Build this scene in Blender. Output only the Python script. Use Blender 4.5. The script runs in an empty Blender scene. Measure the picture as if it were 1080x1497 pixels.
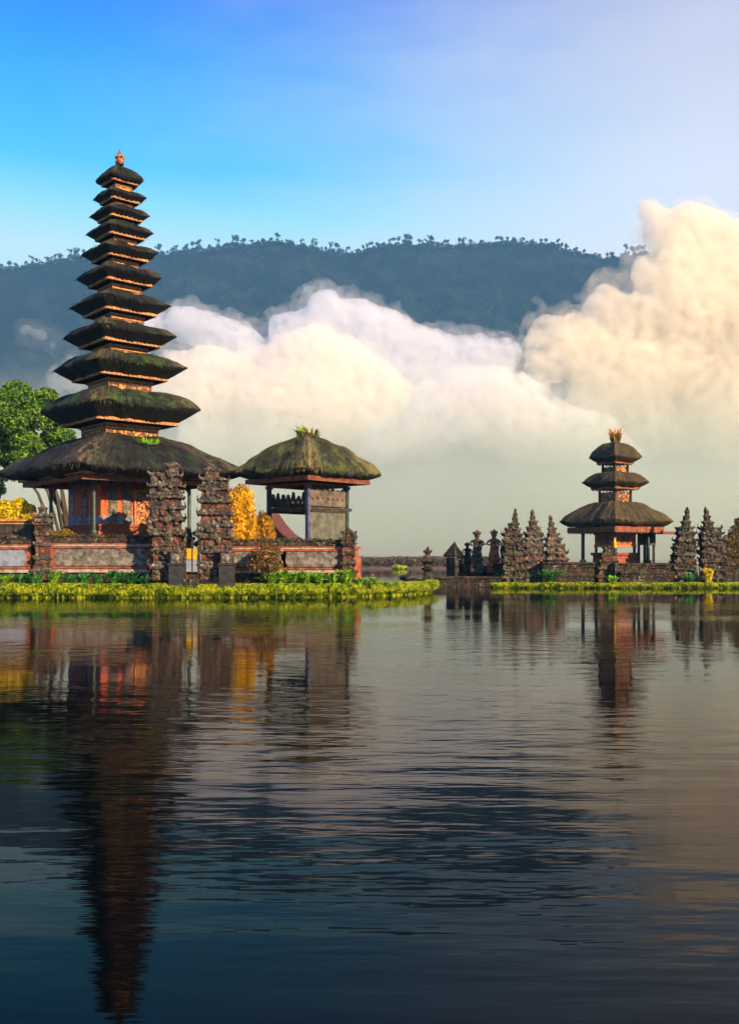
import bpy, math, random
import numpy as np
from mathutils import Vector, Matrix, noise as mnoise

# ------------------------------------------------------------------ scene, camera, light
sc = bpy.context.scene
col = sc.collection
R = math.radians
F = 1100.0        # photo pixels per metre at distance 'd'; a thing at d stands Y(d) metres away
LF = 1400.0       # focal length in pixels of the 1080 px wide photograph
CZ = 1.95         # camera height above the lake
HZ = 815.0        # horizon row
cam = bpy.data.cameras.new("camera"); camo = bpy.data.objects.new("camera", cam); col.objects.link(camo)
camo.location = (0, 0, CZ); camo.rotation_euler = (R(90), 0, 0)
cam.sensor_fit = 'HORIZONTAL'; cam.sensor_width = 36; cam.lens = 36 * LF / 1080
cam.shift_y = (HZ - 748.5) / 1080
cam.clip_start = 0.1; cam.clip_end = 8000
sc.camera = camo
sc.view_settings.view_transform = 'Standard'; sc.view_settings.look = 'None'
sc.view_settings.gamma = 1; sc.view_settings.exposure = 1.1
cy = sc.cycles
cy.use_denoising = True
cy.use_adaptive_sampling = True; cy.adaptive_threshold = 0.03
cy.max_bounces = 12; cy.diffuse_bounces = 2; cy.glossy_bounces = 3; cy.transparent_max_bounces = 8
cy.volume_bounces = 10; cy.volume_max_steps = 96
cy.caustics_reflective = False; cy.caustics_refractive = False

SUN_AZ = R(45)     # to the right of straight behind the camera
SUN_EL = R(25)
sun_dir = Vector((math.sin(SUN_AZ) * math.cos(SUN_EL), -math.cos(SUN_AZ) * math.cos(SUN_EL), math.sin(SUN_EL)))
sl = bpy.data.lights.new("sun", 'SUN'); sl.energy = 5.0; sl.angle = R(0.6); sl.color = (1.0, 0.69, 0.38)
so = bpy.data.objects.new("sun", sl); col.objects.link(so)
so.rotation_euler = sun_dir.to_track_quat('Z', 'Y').to_euler(); so.location = (60, -60, 60)

class NT:
    """tiny node-tree helper"""
    def __init__(s, tree): s.t = tree; s.n = tree.nodes; s.l = tree.links
    def node(s, typ, ins=None, **props):
        n = s.n.new(typ)
        for k, v in props.items(): setattr(n, k, v)
        for k, v in (ins or {}).items():
            sock = n.inputs[k]
            if isinstance(v, bpy.types.NodeSocket): s.l.new(v, sock)
            else: sock.default_value = v
        return n
    def math(s, op, a, b=None, c=None, clamp=False):
        n = s.n.new('ShaderNodeMath'); n.operation = op; n.use_clamp = clamp
        for i, v in enumerate((a, b, c)):
            if v is None: continue
            if isinstance(v, bpy.types.NodeSocket): s.l.new(v, n.inputs[i])
            else: n.inputs[i].default_value = v
        return n.outputs[0]
    def vmath(s, op, a, b=None, out=0):
        n = s.n.new('ShaderNodeVectorMath'); n.operation = op
        for i, v in enumerate((a, b)):
            if v is None: continue
            if isinstance(v, bpy.types.NodeSocket): s.l.new(v, n.inputs[i])
            else: n.inputs[i].default_value = v
        return n.outputs[out]
    def maprange(s, v, a, b, c=0.0, d=1.0, smooth=False):
        n = s.n.new('ShaderNodeMapRange'); n.clamp = True
        if smooth: n.interpolation_type = 'SMOOTHSTEP'
        s.l.new(v, n.inputs[0])
        for i, x in enumerate((a, b, c, d)): n.inputs[i + 1].default_value = x
        return n.outputs[0]
    def ramp(s, fac, stops):
        n = s.n.new('ShaderNodeValToRGB'); e = n.color_ramp.elements
        while len(e) < len(stops): e.new(0.5)
        for i, (p, c) in enumerate(stops):
            e[i].position = p; e[i].color = (*c, 1) if len(c) == 3 else c
        s.l.new(fac, n.inputs[0]); return n.outputs[0]
    def mix(s, fac, a, b, mode='MIX'):
        n = s.n.new('ShaderNodeMix'); n.data_type = 'RGBA'; n.blend_type = mode
        for k, v in (('Factor', fac),):
            if isinstance(v, bpy.types.NodeSocket): s.l.new(v, n.inputs[0])
            else: n.inputs[0].default_value = v
        for i, v in ((6, a), (7, b)):
            if isinstance(v, bpy.types.NodeSocket): s.l.new(v, n.inputs[i])
            else: n.inputs[i].default_value = (*v, 1)
        return n.outputs[2]

w = bpy.data.worlds.new("World"); sc.world = w; w.use_nodes = True
w.node_tree.nodes.clear(); T = NT(w.node_tree)
tc = T.node('ShaderNodeTexCoord').outputs['Generated']
sep = T.node('ShaderNodeSeparateXYZ', {0: tc})
skyt = T.node('ShaderNodeTexSky', sky_type='NISHITA', sun_disc=False, sun_elevation=SUN_EL,
              sun_rotation=math.pi - SUN_AZ, air_density=1.0, dust_density=1.5, ozone_density=2.0)
nish = T.vmath('SCALE', skyt.outputs[0]); nish.node.inputs['Scale'].default_value = 0.10
# cirrus streaks
mp = T.node('ShaderNodeMapping', {'Vector': tc, 'Rotation': (0, R(-28), 0), 'Scale': (1.2, 1.0, 5.0)})
cn = T.node('ShaderNodeTexNoise', {'Vector': mp.outputs[0], 'Scale': 1.6, 'Detail': 5.0, 'Roughness': 0.55})
cir = T.maprange(cn.outputs[0], 0.42, 0.75, 0.0, 0.5, True)
left = T.ramp(sep.outputs[2], [(0.0, (.40, .55, .70)), (0.24, (.66, .84, .98)), (0.295, (.62, .90, 1.0)), (0.33, (.34, .82, 1.0)), (0.37, (.07, .60, 1.0)),
                               (0.42, (.0, .44, 1.0)), (0.50, (.0, .21, .92)), (0.62, (.0, .05, .45)), (1.0, (.0, .02, .20))])
right = T.ramp(sep.outputs[2], [(0.0, (.55, .56, .52)), (0.26, (.90, .92, .98)), (0.36, (.80, .83, .95)), (0.48, (.57, .57, .74)), (0.65, (.10, .16, .40)), (1.0, (.03, .06, .22))])
f = T.math('ADD', sep.outputs[0], T.math('MULTIPLY', T.math('SUBTRACT', cn.outputs[0], 0.5), 0.25))
f = T.maprange(f, -0.17, 0.34, 0, 1, True)
g = T.mix(f, left, right)
g = T.mix(T.math('MULTIPLY', cir, T.maprange(sep.outputs[0], -0.3, 0.12, 0.06, 0.8)), g, (.74, .78, .90))
fin = T.mix(0.05, g, nish)
bg = T.node('ShaderNodeBackground', {0: fin, 1: 0.55})
wo = T.node('ShaderNodeOutputWorld', {0: bg.outputs[0]})
w.cycles.sampling_method = 'AUTOMATIC'

# ------------------------------------------------------------------ helpers
def P(px, py, d):
    """point at distance d that the photo shows at pixel px, py"""
    return Vector(((px - 540) / F * d, Y(d), CZ + (HZ - py) / F * d))
def Y(d): return d * LF / F
def X(px, d): return (px - 540) / F * d
def Z(py, d): return CZ + (HZ - py) / F * d

def tag(o, label=None, cat=None, group=None, kind=None):
    for k, v in (('label', label), ('category', cat), ('group', group), ('kind', kind)):
        if v: o[k] = v
    return o
def empty(name, loc, rz=0.0, **kw):
    o = bpy.data.objects.new(name, None); o.empty_display_size = 0.3
    o.location = loc; o.rotation_euler = (0, 0, rz); col.objects.link(o)
    return tag(o, **kw)

class MB:
    """collects boxes, tubes and lathes for one mesh"""
    def __init__(s): s.v = []; s.f = []
    def add(s, verts, faces, M=None):
        o = len(s.v)
        s.v += [tuple(M @ Vector(p)) for p in verts] if M is not None else [tuple(p) for p in verts]
        s.f += [tuple(i + o for i in q) for q in faces]
    def box(s, c, size, taper=1.0, rz=0.0, M=None):
        x, y, z = (a / 2 for a in size); t = taper
        vs = [(-x, -y, -z), (x, -y, -z), (x, y, -z), (-x, y, -z), (-x*t, -y*t, z), (x*t, -y*t, z), (x*t, y*t, z), (-x*t, y*t, z)]
        fs = [(3, 2, 1, 0), (4, 5, 6, 7), (0, 1, 5, 4), (1, 2, 6, 5), (2, 3, 7, 6), (3, 0, 4, 7)]
        m = Matrix.Translation(c) @ Matrix.Rotation(rz, 4, 'Z')
        s.add(vs, fs, (M @ m) if M is not None else m)
    def lathe(s, prof, n=16, square=0.0, c=(0, 0, 0), rz=0.0, M=None, wob=0.0, seed=0):
        """prof: list of (r, z); square>0: superellipse towards a square"""
        rnd = random.Random(seed); vs = []; fs = []
        for (r, z) in prof:
            for k in range(n):
                a = 2 * math.pi * (k + .5) / n if not square else 2 * math.pi * k / n
                ca, sa = math.cos(a), math.sin(a); rr = r
                if square:
                    q = 1 / max(abs(ca), abs(sa)); rr = r * (1 + (q - 1) * square)
                rr *= 1 + wob * (rnd.random() - .5)
                vs.append((rr * ca, rr * sa, z))
        for i in range(len(prof) - 1):
            for k in range(n):
                k2 = (k + 1) % n
                fs.append((i*n + k, i*n + k2, (i+1)*n + k2, (i+1)*n + k))
        fs.append(tuple(reversed(range(n)))); fs.append(tuple((len(prof)-1)*n + k for k in range(n)))
        m = Matrix.Translation(c) @ Matrix.Rotation(rz, 4, 'Z')
        s.add(vs, fs, (M @ m) if M is not None else m)
    def tube(s, pts, rads, n=8):
        vs = []; fs = []; pts = [Vector(p) for p in pts]
        for i, p in enumerate(pts):
            d = (pts[min(i+1, len(pts)-1)] - pts[max(i-1, 0)]).normalized()
            q = d.to_track_quat('Z', 'Y')
            for k in range(n):
                a = 2 * math.pi * k / n
                vs.append(p + q @ Vector((math.cos(a) * rads[i], math.sin(a) * rads[i], 0)))
        for i in range(len(pts) - 1):
            for k in range(n):
                k2 = (k+1) % n; fs.append((i*n+k, i*n+k2, (i+1)*n+k2, (i+1)*n+k))
        fs.append(tuple(reversed(range(n)))); fs.append(tuple((len(pts)-1)*n+k for k in range(n)))
        s.add(vs, fs)
    def blob(s, c, r, seed=0, sub=1, rough=0.25, squash=(1, 1, 1)):
        vs, fs = ICO[sub]; rnd = Vector((seed * 3.7, seed * 1.3, seed * 7.1)); out = []
        for p in vs:
            k = 1 + rough * mnoise.noise(p * 1.7 + rnd)*2
            out.append((c[0] + p.x*r*k*squash[0], c[1] + p.y*r*k*squash[1], c[2] + p.z*r*k*squash[2]))
        s.add(out, fs)
    def build(s, name, mat=None, parent=None, smooth=False, **kw):
        me = bpy.data.meshes.new(name); me.from_pydata(s.v, [], s.f); me.update()
        return link(name, me, mat, parent, smooth, **kw)
def link(name, me, mat=None, parent=None, smooth=False, **kw):
    o = bpy.data.objects.new(name, me)
    if mat:
        for m in (mat if isinstance(mat, (list, tuple)) else [mat]): me.materials.append(m)
    if smooth: me.polygons.foreach_set('use_smooth', [True] * len(me.polygons))
    if parent is not None: o.parent = parent
    col.objects.link(o); return tag(o, **kw)
import bmesh
ICO = {}
for k_ in (1, 2, 3):
    b_ = bmesh.new(); bmesh.ops.create_icosphere(b_, subdivisions=k_, radius=1)
    ICO[k_] = ([v.co.copy() for v in b_.verts], [tuple(v.index for v in f_.verts) for f_ in b_.faces]); b_.free()
def npmesh(name, verts, faces, mat, parent=None, smooth=False, **kw):
    """verts (n,3) array, faces (m,3|4) array"""
    me = bpy.data.meshes.new(name); nv = len(verts); nf, k = faces.shape
    me.vertices.add(nv); me.vertices.foreach_set('co', np.asarray(verts, dtype=np.float32).ravel())
    me.loops.add(nf * k); me.loops.foreach_set('vertex_index', faces.astype(np.int32).ravel())
    me.polygons.add(nf); me.polygons.foreach_set('loop_start', np.arange(0, nf * k, k, dtype=np.int32))
    me.update(calc_edges=True); me.validate()
    return link(name, me, mat, parent, smooth, **kw)
def copy_tree(o, parent=None):
    c = o.copy(); col.objects.link(c); c.parent = parent
    for ch in list(o.children): copy_tree(ch, c)
    return c

def mat(name, fn, rough=0.8, spec=0.3, bump=None, metallic=0.0, trans=0.0):
    """fn(T, pos) -> colour socket or tuple; bump(T, pos) -> (height socket, strength, distance)"""
    m = bpy.data.materials.new(name); m.use_nodes = True; m.node_tree.nodes.clear(); T = NT(m.node_tree)
    pos = T.node('ShaderNodeTexCoord').outputs['Object']
    b = T.node('ShaderNodeBsdfPrincipled', {'Roughness': rough, 'Metallic': metallic})
    b.inputs['Specular IOR Level'].default_value = spec
    c = fn(T, pos) if callable(fn) else fn
    if isinstance(c, bpy.types.NodeSocket): T.l.new(c, b.inputs['Base Color'])
    else: b.inputs['Base Color'].default_value = (*c, 1)
    if bump:
        h, st, di = bump(T, pos)
        bn = T.node('ShaderNodeBump', {'Height': h, 'Strength': st, 'Distance': di}); T.l.new(bn.outputs[0], b.inputs['Normal'])
    out = T.node('ShaderNodeOutputMaterial')
    if trans > 0:
        tr = T.node('ShaderNodeBsdfTranslucent')
        if isinstance(c, bpy.types.NodeSocket): T.l.new(c, tr.inputs[0])
        else: tr.inputs[0].default_value = (*c, 1)
        mx = T.node('ShaderNodeMixShader', {0: trans, 1: b.outputs[0], 2: tr.outputs[0]}); T.l.new(mx.outputs[0], out.inputs[0])
    else: T.l.new(b.outputs[0], out.inputs[0])
    return m
def noise_mix(stops, scale=3.0, detail=4.0, rough=0.6, vec=None, stretch=None, obj_random=False):
    def fn(T, pos):
        v = pos
        if stretch: v = T.node('ShaderNodeMapping', {'Vector': pos, 'Scale': stretch}).outputs[0]
        if obj_random:
            oi = T.node('ShaderNodeObjectInfo'); v = T.vmath('ADD', v, T.vmath('SCALE', T.node('ShaderNodeCombineXYZ', {0: oi.outputs['Random'], 1: oi.outputs['Random']}).outputs[0], None))
            v.node.inputs[1].links  # keep
        n = T.node('ShaderNodeTexNoise', {'Vector': v, 'Scale': scale, 'Detail': detail, 'Roughness': rough})
        return T.ramp(n.outputs[0], stops)
    return fn
def noise_bump(scale=8.0, strength=0.6, dist=0.05, detail=4.0):
    def fn(T, pos):
        n = T.node('ShaderNodeTexNoise', {'Vector': pos, 'Scale': scale, 'Detail': detail, 'Roughness': 0.6})
        return n.outputs[0], strength, dist
    return fn
# ------------------------------------------------------------------ lake
def water_mat():
    m = bpy.data.materials.new("lake_water"); m.use_nodes = True; m.node_tree.nodes.clear(); T = NT(m.node_tree)
    pos = T.node('ShaderNodeTexCoord').outputs['Object']
    sepp = T.node('ShaderNodeSeparateXYZ', {0: pos})
    def nz(scale, sx, sy, det=2.0):
        mp = T.node('ShaderNodeMapping', {'Vector': pos, 'Scale': (sx, sy, 1)})
        return T.node('ShaderNodeTexNoise', {'Vector': mp.outputs[0], 'Scale': scale, 'Detail': det, 'Roughness': 0.5}).outputs[0]
    a = T.math('MULTIPLY', T.math('SUBTRACT', nz(1.9, 0.22, 1.0), .5), 0.010)
    b = T.math('MULTIPLY', T.math('SUBTRACT', nz(7.0, 0.25, 1.0), .5), 0.0062)
    big = nz(0.14, 0.6, 1.0, 2.0)                       # calm and ruffled patches
    patch = T.maprange(big, 0.38, 0.62, 0.18, 1.35, True)
    # rings spreading from a point in the middle of the lake
    cv = T.vmath('SUBTRACT', pos, (2.5, 19.0, 0.0))
    cv = T.vmath('MULTIPLY', cv, (1.0, 1.5, 1.0)); r = T.vmath('LENGTH', cv, out=1)
    ring = T.math('MULTIPLY', T.math('SINE', T.math('ADD', T.math('MULTIPLY', r, 6.0), T.math('MULTIPLY', nz(0.8, 1, 1), 8.0))), 0.0014)
    calm = T.maprange(sepp.outputs[1], 30.0, 46.0, 1.0, 0.22, True)   # shelter of the island
    h = T.math('MULTIPLY', T.math('MULTIPLY', T.math('ADD', T.math('ADD', a, b), ring), patch), calm)
    bn = T.node('ShaderNodeBump', {'Height': h, 'Strength': 1.0, 'Distance': 1.0})
    p = T.node('ShaderNodeBsdfPrincipled', {'Base Color': (.0012, .0022, .0035, 1), 'Roughness': 0.03, 'IOR': 1.13, 'Normal': bn.outputs[0]})
    T.node('ShaderNodeOutputMaterial', {0: p.outputs[0]})
    return m
mb = MB(); mb.add([(-2500, -60, 0), (2500, -60, 0), (2500, 3500, 0), (-2500, 3500, 0)], [(0, 1, 2, 3)])
mb.build('water', water_mat(), kind='structure')
mb = MB(); mb.add([(-2500, -60, -3), (2500, -60, -3), (2500, 3500, -3), (-2500, 3500, -3)], [(0, 1, 2, 3)])
mb.build('lake_bed', mat('silt', (.03, .03, .02)), kind='structure')

# ------------------------------------------------------------------ mountain
RIDGE = [(-400, 410), (-50, 394), (0, 396), (60, 388), (120, 379), (180, 377), (235, 376), (300, 367), (340, 362), (370, 359), (400, 355), (440, 361), (480, 372),
         (510, 374), (540, 367), (560, 361), (640, 362), (700, 360), (740, 357), (780, 358), (810, 363), (830, 370), (880, 379), (930, 377), (980, 372), (1080, 384), (1400, 400)]
DR = 1150.0
rx = np.array([X(a, DR) for a, b in RIDGE]); rz = np.array([Z(b, DR) for a, b in RIDGE])
def ridge_z(x): return np.interp(x, rx, rz)
nx, ny = 260, 90
xs = np.linspace(X(-400, DR), X(1450, DR), nx); vs = []
for j in range(ny):
    y = 620 + (DR - 620) * j / 69. if j <= 69 else DR + 120 * (j - 69) / 20.
    s = min(1.0, (y - 620) / (DR - 620))
    prof = (0.55 * s + 0.45 * s * s * s) if y <= DR else 1 - 0.35 * ((y - DR) / 120) ** 1.2
    for i, x in enumerate(xs):
        z = ridge_z(x) * prof
        k = math.sin(min(1, s) * math.pi)
        n = mnoise.fractal(Vector((x / 120, y / 260, 3.1)), 1.0, 2.0, 5) * 50 * k
        gul = abs(mnoise.noise(Vector((x / 75 + y * .0015, y / 900, 9)))) * 85 * k
        vs.append((x, Y(y), z + n - gul - (6 if j == 0 else 0)))
vs = np.array(vs); ii, jj = np.meshgrid(np.arange(nx - 1), np.arange(ny - 1)); a = (jj * nx + ii).ravel()
faces = np.stack([a, a + 1, a + nx + 1, a + nx], 1)
forest = mat('forested_slope', noise_mix([(0.34, (.002, .004, .004)), (0.5, (.008, .012, .009)), (0.66, (.026, .028, .018))], scale=0.03, detail=8, rough=0.7), rough=1, spec=0.0,
             bump=noise_bump(0.06, 1.0, 14.0, 8))
npmesh('mountain', vs, faces, forest, smooth=True, kind='structure')

# ridge trees: three crowns of leafy clumps, copied along the crest
def leaf_cloud(centers, radii, n, size, rnd, flat=0.75, shell=0.55, two=False):
    """n small quads spread through ellipsoids; returns verts, faces arrays"""
    centers = np.array(centers, float); radii = np.array(radii, float)
    w_ = radii.prod(1) ** (2/3.); idx = rnd.choice(len(centers), n, p=w_ / w_.sum())
    d = rnd.normal(size=(n, 3)); d /= np.linalg.norm(d, axis=1)[:, None]
    rr = shell + (1 - shell) * rnd.random(n) ** 0.5
    c = centers[idx] + d * radii[idx] * rr[:, None]
    u = rnd.normal(size=(n, 3)); nrm = d * 0.7 + rnd.normal(size=(n, 3)) * 0.6; nrm[:, 2] += 0.3
    nrm /= np.linalg.norm(nrm, axis=1)[:, None]
    u -= nrm * (u * nrm).sum(1)[:, None]; u /= np.linalg.norm(u, axis=1)[:, None]; v = np.cross(nrm, u)
    s = size * (0.6 + 0.8 * rnd.random(n))[:, None]
    q = np.stack([c - u * s, c - v * s * flat * .6, c + u * s, c + v * s * flat * .6], 1).reshape(-1, 3)
    f = np.arange(n * 4).reshape(n, 4)
    return q, f
ridge_leaf = mat('ridge_leaf', (.008, .014, .010), rough=1, spec=0.0)
ridge_bark = mat('ridge_bark', (.02, .018, .016), rough=1, spec=0.0)
protos = []
for k in range(5):
    rnd = np.random.default_rng(40 + k); rr_ = random.Random(k)
    H = [22, 17, 25, 15, 20][k]
    cs = []; rd = []
    for q in range(7 + k % 3):
        t = 0.12 + 0.85 * rr_.random(); cs.append((rr_.uniform(-.22, .22) * H, rr_.uniform(-.2, .2) * H, H * t)); s = rr_.uniform(.10, .2) * H; rd.append((s, s, s * .7))
    v_, f_ = leaf_cloud(cs, rd, 480, 1.1, rnd, shell=0.2)
    crown = bpy.data.meshes.new('crown'); crown.from_pydata(v_.tolist(), [], f_.tolist()); crown.materials.append(ridge_leaf)
    m_ = MB(); m_.tube([(0, 0, -3), (0.2, 0, H * .4), (0, 0.2, H * .8)], [.5, .38, .15], 5)
    for c_ in cs[:4]: m_.tube([(0.1, 0, H * .42), c_], [.22, .08], 4)
    tr = bpy.data.meshes.new('trunk'); tr.from_pydata(m_.v, [], m_.f); tr.materials.append(ridge_bark)
    protos.append((crown, tr))
rr_ = random.Random(5); px = -20.0; cnt = 0
while px < 985:
    k = rr_.randrange(5); x = X(px, DR)
    e = empty('ridge_tree', (x, Y(DR) + rr_.uniform(-3, 1), float(ridge_z(x)) - 7.5), rr_.uniform(0, 6.3), label='dark wild tree standing in the row along the crest of the far mountain ridge',
              cat='tree', group='trees along the mountain ridge')
    s = rr_.uniform(.42, 1.0); e.scale = (s * .95, s * .95, s * 1.22)
    for nm, me in (('crown', protos[k][0]), ('trunk', protos[k][1])):
        o = bpy.data.objects.new(nm, me); o.parent = e; col.objects.link(o)
    px += rr_.uniform(2.5, 4.4); cnt += 1

rnd = np.random.default_rng(77)
cs = [(x, Y(DR) + rnd.uniform(-6, 2), float(ridge_z(x)) + rnd.uniform(-1.5, 2.5)) for x in np.arange(X(-60, DR), X(1000, DR), 3.2)]
v, f = leaf_cloud(cs, [(rnd.uniform(2, 5), 5, rnd.uniform(2, 5.5)) for _ in cs], 26000, 1.0, rnd, shell=.3)
npmesh('forest', v, f, ridge_leaf, kind='stuff', label='merged dark canopy along the crest of the far mountain')

# ------------------------------------------------------------------ clouds, mist, haze
def vol_mat(name, color, dens, aniso=0.0, attr=True, step=1.0):
    m = bpy.data.materials.new(name); m.use_nodes = True; m.node_tree.nodes.clear(); T = NT(m.node_tree)
    v = T.node('ShaderNodeVolumePrincipled', {'Color': (*color, 1), 'Density': dens, 'Anisotropy': aniso})
    if not attr: v.inputs['Density Attribute'].default_value = ''
    o = T.node('ShaderNodeOutputMaterial'); T.l.new(v.outputs[0], o.inputs['Volume'])
    m.cycles.volume_step_rate = step
    return m
def vol_object(name, loc, lo, hi, vox, field, material, **kw):
    """mesh object whose geometry nodes bake a density field into a fog volume"""
    me = bpy.data.meshes.new(name); o = bpy.data.objects.new(name, me); col.objects.link(o); o.location = loc; tag(o, **kw)
    me.materials.append(material)
    ng = bpy.data.node_groups.new(name, 'GeometryNodeTree')
    ng.interface.new_socket('Geometry', in_out='OUTPUT', socket_type='NodeSocketGeometry')
    G = NT(ng)
    pos = G.node('GeometryNodeInputPosition').outputs[0]
    d = field(G, pos)
    res = [max(4, int((hi[i] - lo[i]) / vox[i])) for i in range(3)]
    vc = G.node('GeometryNodeVolumeCube', {'Density': d, 'Min': lo, 'Max': hi, 'Resolution X': res[0], 'Resolution Y': res[1], 'Resolution Z': res[2]})
    sm = G.node('GeometryNodeSetMaterial', {'Geometry': vc.outputs[0], 'Material': material})
    go = G.node('NodeGroupOutput'); G.l.new(sm.outputs[0], go.inputs[0])
    o.modifiers.new('field', 'NODES').node_group = ng
    return o
def hull_object(name, loc, lo, hi, vox, field, material, parent=None, **kw):
    """mesh object whose geometry nodes turn a density field into one closed billowing surface that encloses vapour"""
    me = bpy.data.meshes.new(name); o = bpy.data.objects.new(name, me); col.objects.link(o); o.location = loc; o.parent = parent; tag(o, **kw)
    me.materials.append(material)
    ng = bpy.data.node_groups.new(name, 'GeometryNodeTree')
    ng.interface.new_socket('Geometry', in_out='OUTPUT', socket_type='NodeSocketGeometry')
    G = NT(ng)
    d = field(G, G.node('GeometryNodeInputPosition').outputs[0])
    res = [max(4, int((hi[i] - lo[i]) / vox[i])) for i in range(3)]
    vc = G.node('GeometryNodeVolumeCube', {'Density': d, 'Min': lo, 'Max': hi, 'Resolution X': res[0], 'Resolution Y': res[1], 'Resolution Z': res[2]})
    vm = G.node('GeometryNodeVolumeToMesh', {'Volume': vc.outputs[0], 'Threshold': 0.12})
    ss = G.node('GeometryNodeSetShadeSmooth', {'Geometry': vm.outputs[0]})
    sm = G.node('GeometryNodeSetMaterial', {'Geometry': ss.outputs[0], 'Material': material})
    go = G.node('NodeGroupOutput'); G.l.new(sm.outputs[0], go.inputs[0])
    o.modifiers.new('field', 'NODES').node_group = ng
    return o
def cloud_mat(name, color, dens, z0, z1, seed):
    m = bpy.data.materials.new(name); m.use_nodes = True; m.node_tree.nodes.clear(); T = NT(m.node_tree)
    pos = T.node('ShaderNodeTexCoord').outputs['Object']
    n = T.node('ShaderNodeTexNoise', {'Vector': T.vmath('ADD', pos, (seed * 31., 0, 0)), 'Scale': 1 / 8., 'Detail': 3.0, 'Roughness': .6}).outputs[0]
    d = T.maprange(n, 0.34, 0.60, 0.15 * dens, dens * 1.3)
    d = T.math('MULTIPLY', d, T.maprange(T.node('ShaderNodeSeparateXYZ', {0: pos}).outputs[2], z0, z1, 0.0, 1.0, True))
    v = T.node('ShaderNodeVolumePrincipled', {'Color': (*color, 1), 'Density': d, 'Anisotropy': 0.0}); v.inputs['Density Attribute'].default_value = ''
    o = T.node('ShaderNodeOutputMaterial'); T.l.new(v.outputs[0], o.inputs['Volume'])
    m.cycles.volume_step_rate = 0.2
    return m
def cloud(name, d0, blobs, seed, amp, edge, density, color, vox=1.5, depth_k=1.0, fade=None, grow=0.0, parent=None, **kw):
    cs = []
    for b in blobs:
        px, py, r = b[:3]; dd = d0 + (b[3] if len(b) > 3 else 0); p = P(px, py, dd); cs.append((p, r / F * dd))
    pad = amp * 1.1 + 6 + grow
    lo = [min(c[i] - r * (depth_k if i == 1 else 1) for c, r in cs) - pad for i in range(3)]
    hi = [max(c[i] + r * (depth_k if i == 1 else 1) for c, r in cs) + pad for i in range(3)]
    lo[2] = max(lo[2], 8)
    base = Vector(((lo[0] + hi[0]) / 2, (lo[1] + hi[1]) / 2, lo[2]))
    def field(G, pos):
        nv = G.node('ShaderNodeTexNoise', {'Vector': pos, 'Scale': 1 / 90., 'Detail': 2.0, 'Roughness': .5})
        warp = G.vmath('SCALE', G.vmath('SUBTRACT', nv.outputs['Color'], (.5, .5, .5))); warp.node.inputs['Scale'].default_value = 30
        p2 = G.vmath('ADD', pos, warp); s = None
        for c, r in cs:
            q = G.vmath('SUBTRACT', p2, tuple(c - base)); q = G.vmath('MULTIPLY', q, (1, 1 / depth_k, 1.1))
            dd = G.math('SUBTRACT', G.vmath('LENGTH', q, out=1), r)
            s = dd if s is None else G.math('SMOOTH_MIN', s, dd, r * 0.9)
        pn = G.vmath('ADD', pos, (seed * 91.7, seed * 13.1, 0))
        n1 = G.node('ShaderNodeTexNoise', {'Vector': pn, 'Scale': 1 / 42., 'Detail': 7.0, 'Roughness': .60}).outputs[0]
        v1 = G.node('ShaderNodeTexVoronoi', {'Vector': G.vmath('ADD', pn, G.vmath('MULTIPLY', nv.outputs['Color'], (40, 40, 40))), 'Scale': 1 / 34., 'Detail': 3.0, 'Roughness': .55}, feature='SMOOTH_F1').outputs[0]
        s = G.math('ADD', s, G.math('MULTIPLY', G.math('SUBTRACT', .5, n1), amp * 2.2))
        n3 = G.node('ShaderNodeTexNoise', {'Vector': pn, 'Scale': 1 / 15., 'Detail': 5.0, 'Roughness': .6}).outputs[0]
        s = G.math('ADD', s, G.math('MULTIPLY', G.math('SUBTRACT', .5, n3), amp * 1.5))
        s = G.math('ADD', s, G.math('MULTIPLY', G.math('SUBTRACT', v1, .35), amp * 0.40))
        inside = G.math('SUBTRACT', amp * 0.45 + grow, s)
        den = G.maprange(inside, 0.0, edge, 0, 1, True)
        if fade:
            z = G.node('ShaderNodeSeparateXYZ', {0: pos}).outputs[2]
            den = G.math('MULTIPLY', den, G.maprange(z, fade[0] - base.z, fade[1] - base.z, 0, 1, True))
        return den
    l = [lo[i] - base[i] for i in range(3)]; h = [hi[i] - base[i] for i in range(3)]
    return hull_object(name, base, l, h, (vox, vox * 1.4, vox), field, cloud_mat(name + '_vapour', color, density, fade[0] - base.z if fade else -50, fade[1] - base.z if fade else -40, seed), parent, **kw) if parent is None else hull_object('veil', base - parent.location, l, h, (vox, vox * 1.4, vox), field, cloud_mat(name + '_veil', color, density, fade[0] - base.z if fade else -50, fade[1] - base.z if fade else -40, seed), parent)

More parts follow.
